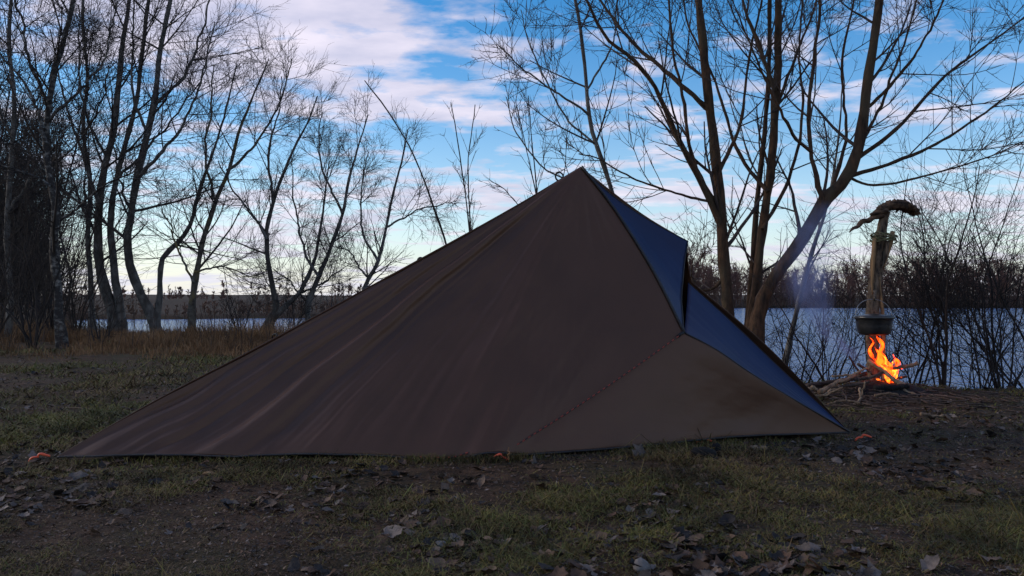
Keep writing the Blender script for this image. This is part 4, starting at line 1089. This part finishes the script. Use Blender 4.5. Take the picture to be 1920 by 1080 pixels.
# crumbs of bark, stem and leaf trodden into the soil
r = np.random.default_rng(95)
x, y = scatter(r, 85000, 1.9, 9.)
keep = (r.random(len(x)) < .25 + .75 * fbm(x * 2, y * 2, 3)) & ~in_tarp(x, y, -.02) & (y < shore_near(x) - .1)
x, y = x[keep], y[keep]; n = len(x)
a = r.uniform(0, 6.28, n); ln = r.uniform(.003, .011, n) * np.clip(y / 3, .8, 2); wd = ln * r.uniform(.12, .6, n)
u_ = np.stack([np.cos(a), np.sin(a), r.normal(size=n) * .35], -1) * ln[:, None]; w_ = np.stack([-np.sin(a), np.cos(a), r.normal(size=n) * .35], -1) * wd[:, None]
c = np.stack([x, y, height(x, y) + .004], -1)
V = np.stack([c - u_, c + w_, c + u_, c - w_], 1).reshape(-1, 3)
o = obj('ground_litter', mesh('ground_litter', V, np.arange(n * 4).reshape(-1, 4), M_leaf + [M_grass[2]], False, r.choice(5, n, p=[.06, .14, .30, .34, .16])))
tag(o, 'fine crumbs of dead leaf and stem trodden into the soil', 'litter', kind='stuff')

# single finds on the turf
def lump(name, label, cat, px, dims, m, seed, flat=.6, sink=.25, group=None):
    r = np.random.default_rng(seed)
    c = gp(*px); c[2] = float(height(c[0], c[1]))
    th = np.linspace(0, 2 * math.pi, 18, endpoint=False); ph = np.linspace(-math.pi / 2, math.pi / 2, 11)
    d = np.stack([np.cos(ph)[:, None] * np.cos(th), np.cos(ph)[:, None] * np.sin(th), np.sin(ph)[:, None] + 0 * th], -1)
    nz_ = 1 + .35 * (fbm(d[..., 0] * 1.7 + seed + d[..., 2], d[..., 1] * 1.7 + seed, 3) - .45) * 2
    V = d * nz_[..., None] * np.array(dims) / 2
    V[..., 2] += dims[2] * (.5 - sink)
    i = [[a * 18 + b_, a * 18 + (b_ + 1) % 18, (a + 1) * 18 + (b_ + 1) % 18, (a + 1) * 18 + b_] for a in range(10) for b_ in range(18)]
    return tag(obj(name, mesh(name, V.reshape(-1, 3), np.array(i), m), None, c), label, cat, group)
lump('charred_log', 'black charred lump of wood lying under the right tarp edge', 'charred wood', (1318, 858), (.15, .07, .065), M_char, 3)
lump('charred_log', 'black burnt piece raised at the end of the charred lump', 'charred wood', (1343, 850), (.05, .05, .07), M_char, 8)
lump('stone', 'round pale stone at the bottom edge of the view', 'stone', (1203, 1072), (.055, .05, .045), M_stone, 4)
lump('stone', 'rounded tan stone on the bare dirt below the guy line', 'stone', (826, 1030), (.04, .035, .03), M_stone, 5)
lump('stone', 'flat brown stone beside the tan stone on the dirt', 'stone', (897, 1022), (.045, .04, .022), M_stick, 6)
lump('wood_chip', 'small orange-tan wood chip on the grass below the tarp', 'wood chip', (391, 884), (.06, .025, .02), M_pale, 7)
def big_leaf(label, px, size, rot, m, t_i):
    c = gp(*px); o = obj('large_leaf', LM[m][t_i], None, (c[0], c[1], float(height(c[0], c[1])) + .012))
    o.rotation_euler = rot; o.scale = (size,) * 3
    return tag(o, label, 'leaf', 'large leaves standing out of the litter')
big_leaf('large pale pink-grey leaf standing on edge against the tarp', (1196, 858), .13, (.9, -.75, 1.1), 0, 3)
big_leaf('pale leaf standing upright right of the guy line foot', (1000, 868), .065, (1.2, -.8, 1.4), 0, 4)
big_leaf('crumpled grey leaf cluster on the bare dirt below the guy line', (740, 1015), .085, (.2, -.2, .4), 0, 6)
big_leaf('pale curled leaf alone on the grass in the lower left', (430, 945), .08, (.1, .2, .1), 0, 1)
big_leaf('whitish leaf on the dark turf near the left tarp corner', (147, 893), .085, (.5, .1, .3), 0, 2)
stick('curved red-brown strip of bark arching over the grass', [(1402, 846), (1412, 838), (1424, 838), (1436, 852)], 4.12, 3, 4, M_stick, 301, 'bark_strip', None, 'bark')
stick('thin dark twig lying across the turf in the lower right', [(1030, 1030), (1120, 1010), (1220, 1008), (1290, 1018)], 2.55, 2.2, 1.4, M_stick_dark, 302, 'ground_twig', None, 'twig')
stick('thin straw stem poking up at the foot of the guy line', [(954, 862), (955, 850), (954, 838)], 3.78, .8, .5, M_straw, 303, 'straw_stem', None, 'stem')
stick('long thin twig on the dark turf left of the tarp', [(110, 772), (150, 765), (185, 775)], 5.6, 1.6, 1., M_stick, 304, 'ground_twig', None, 'twig')
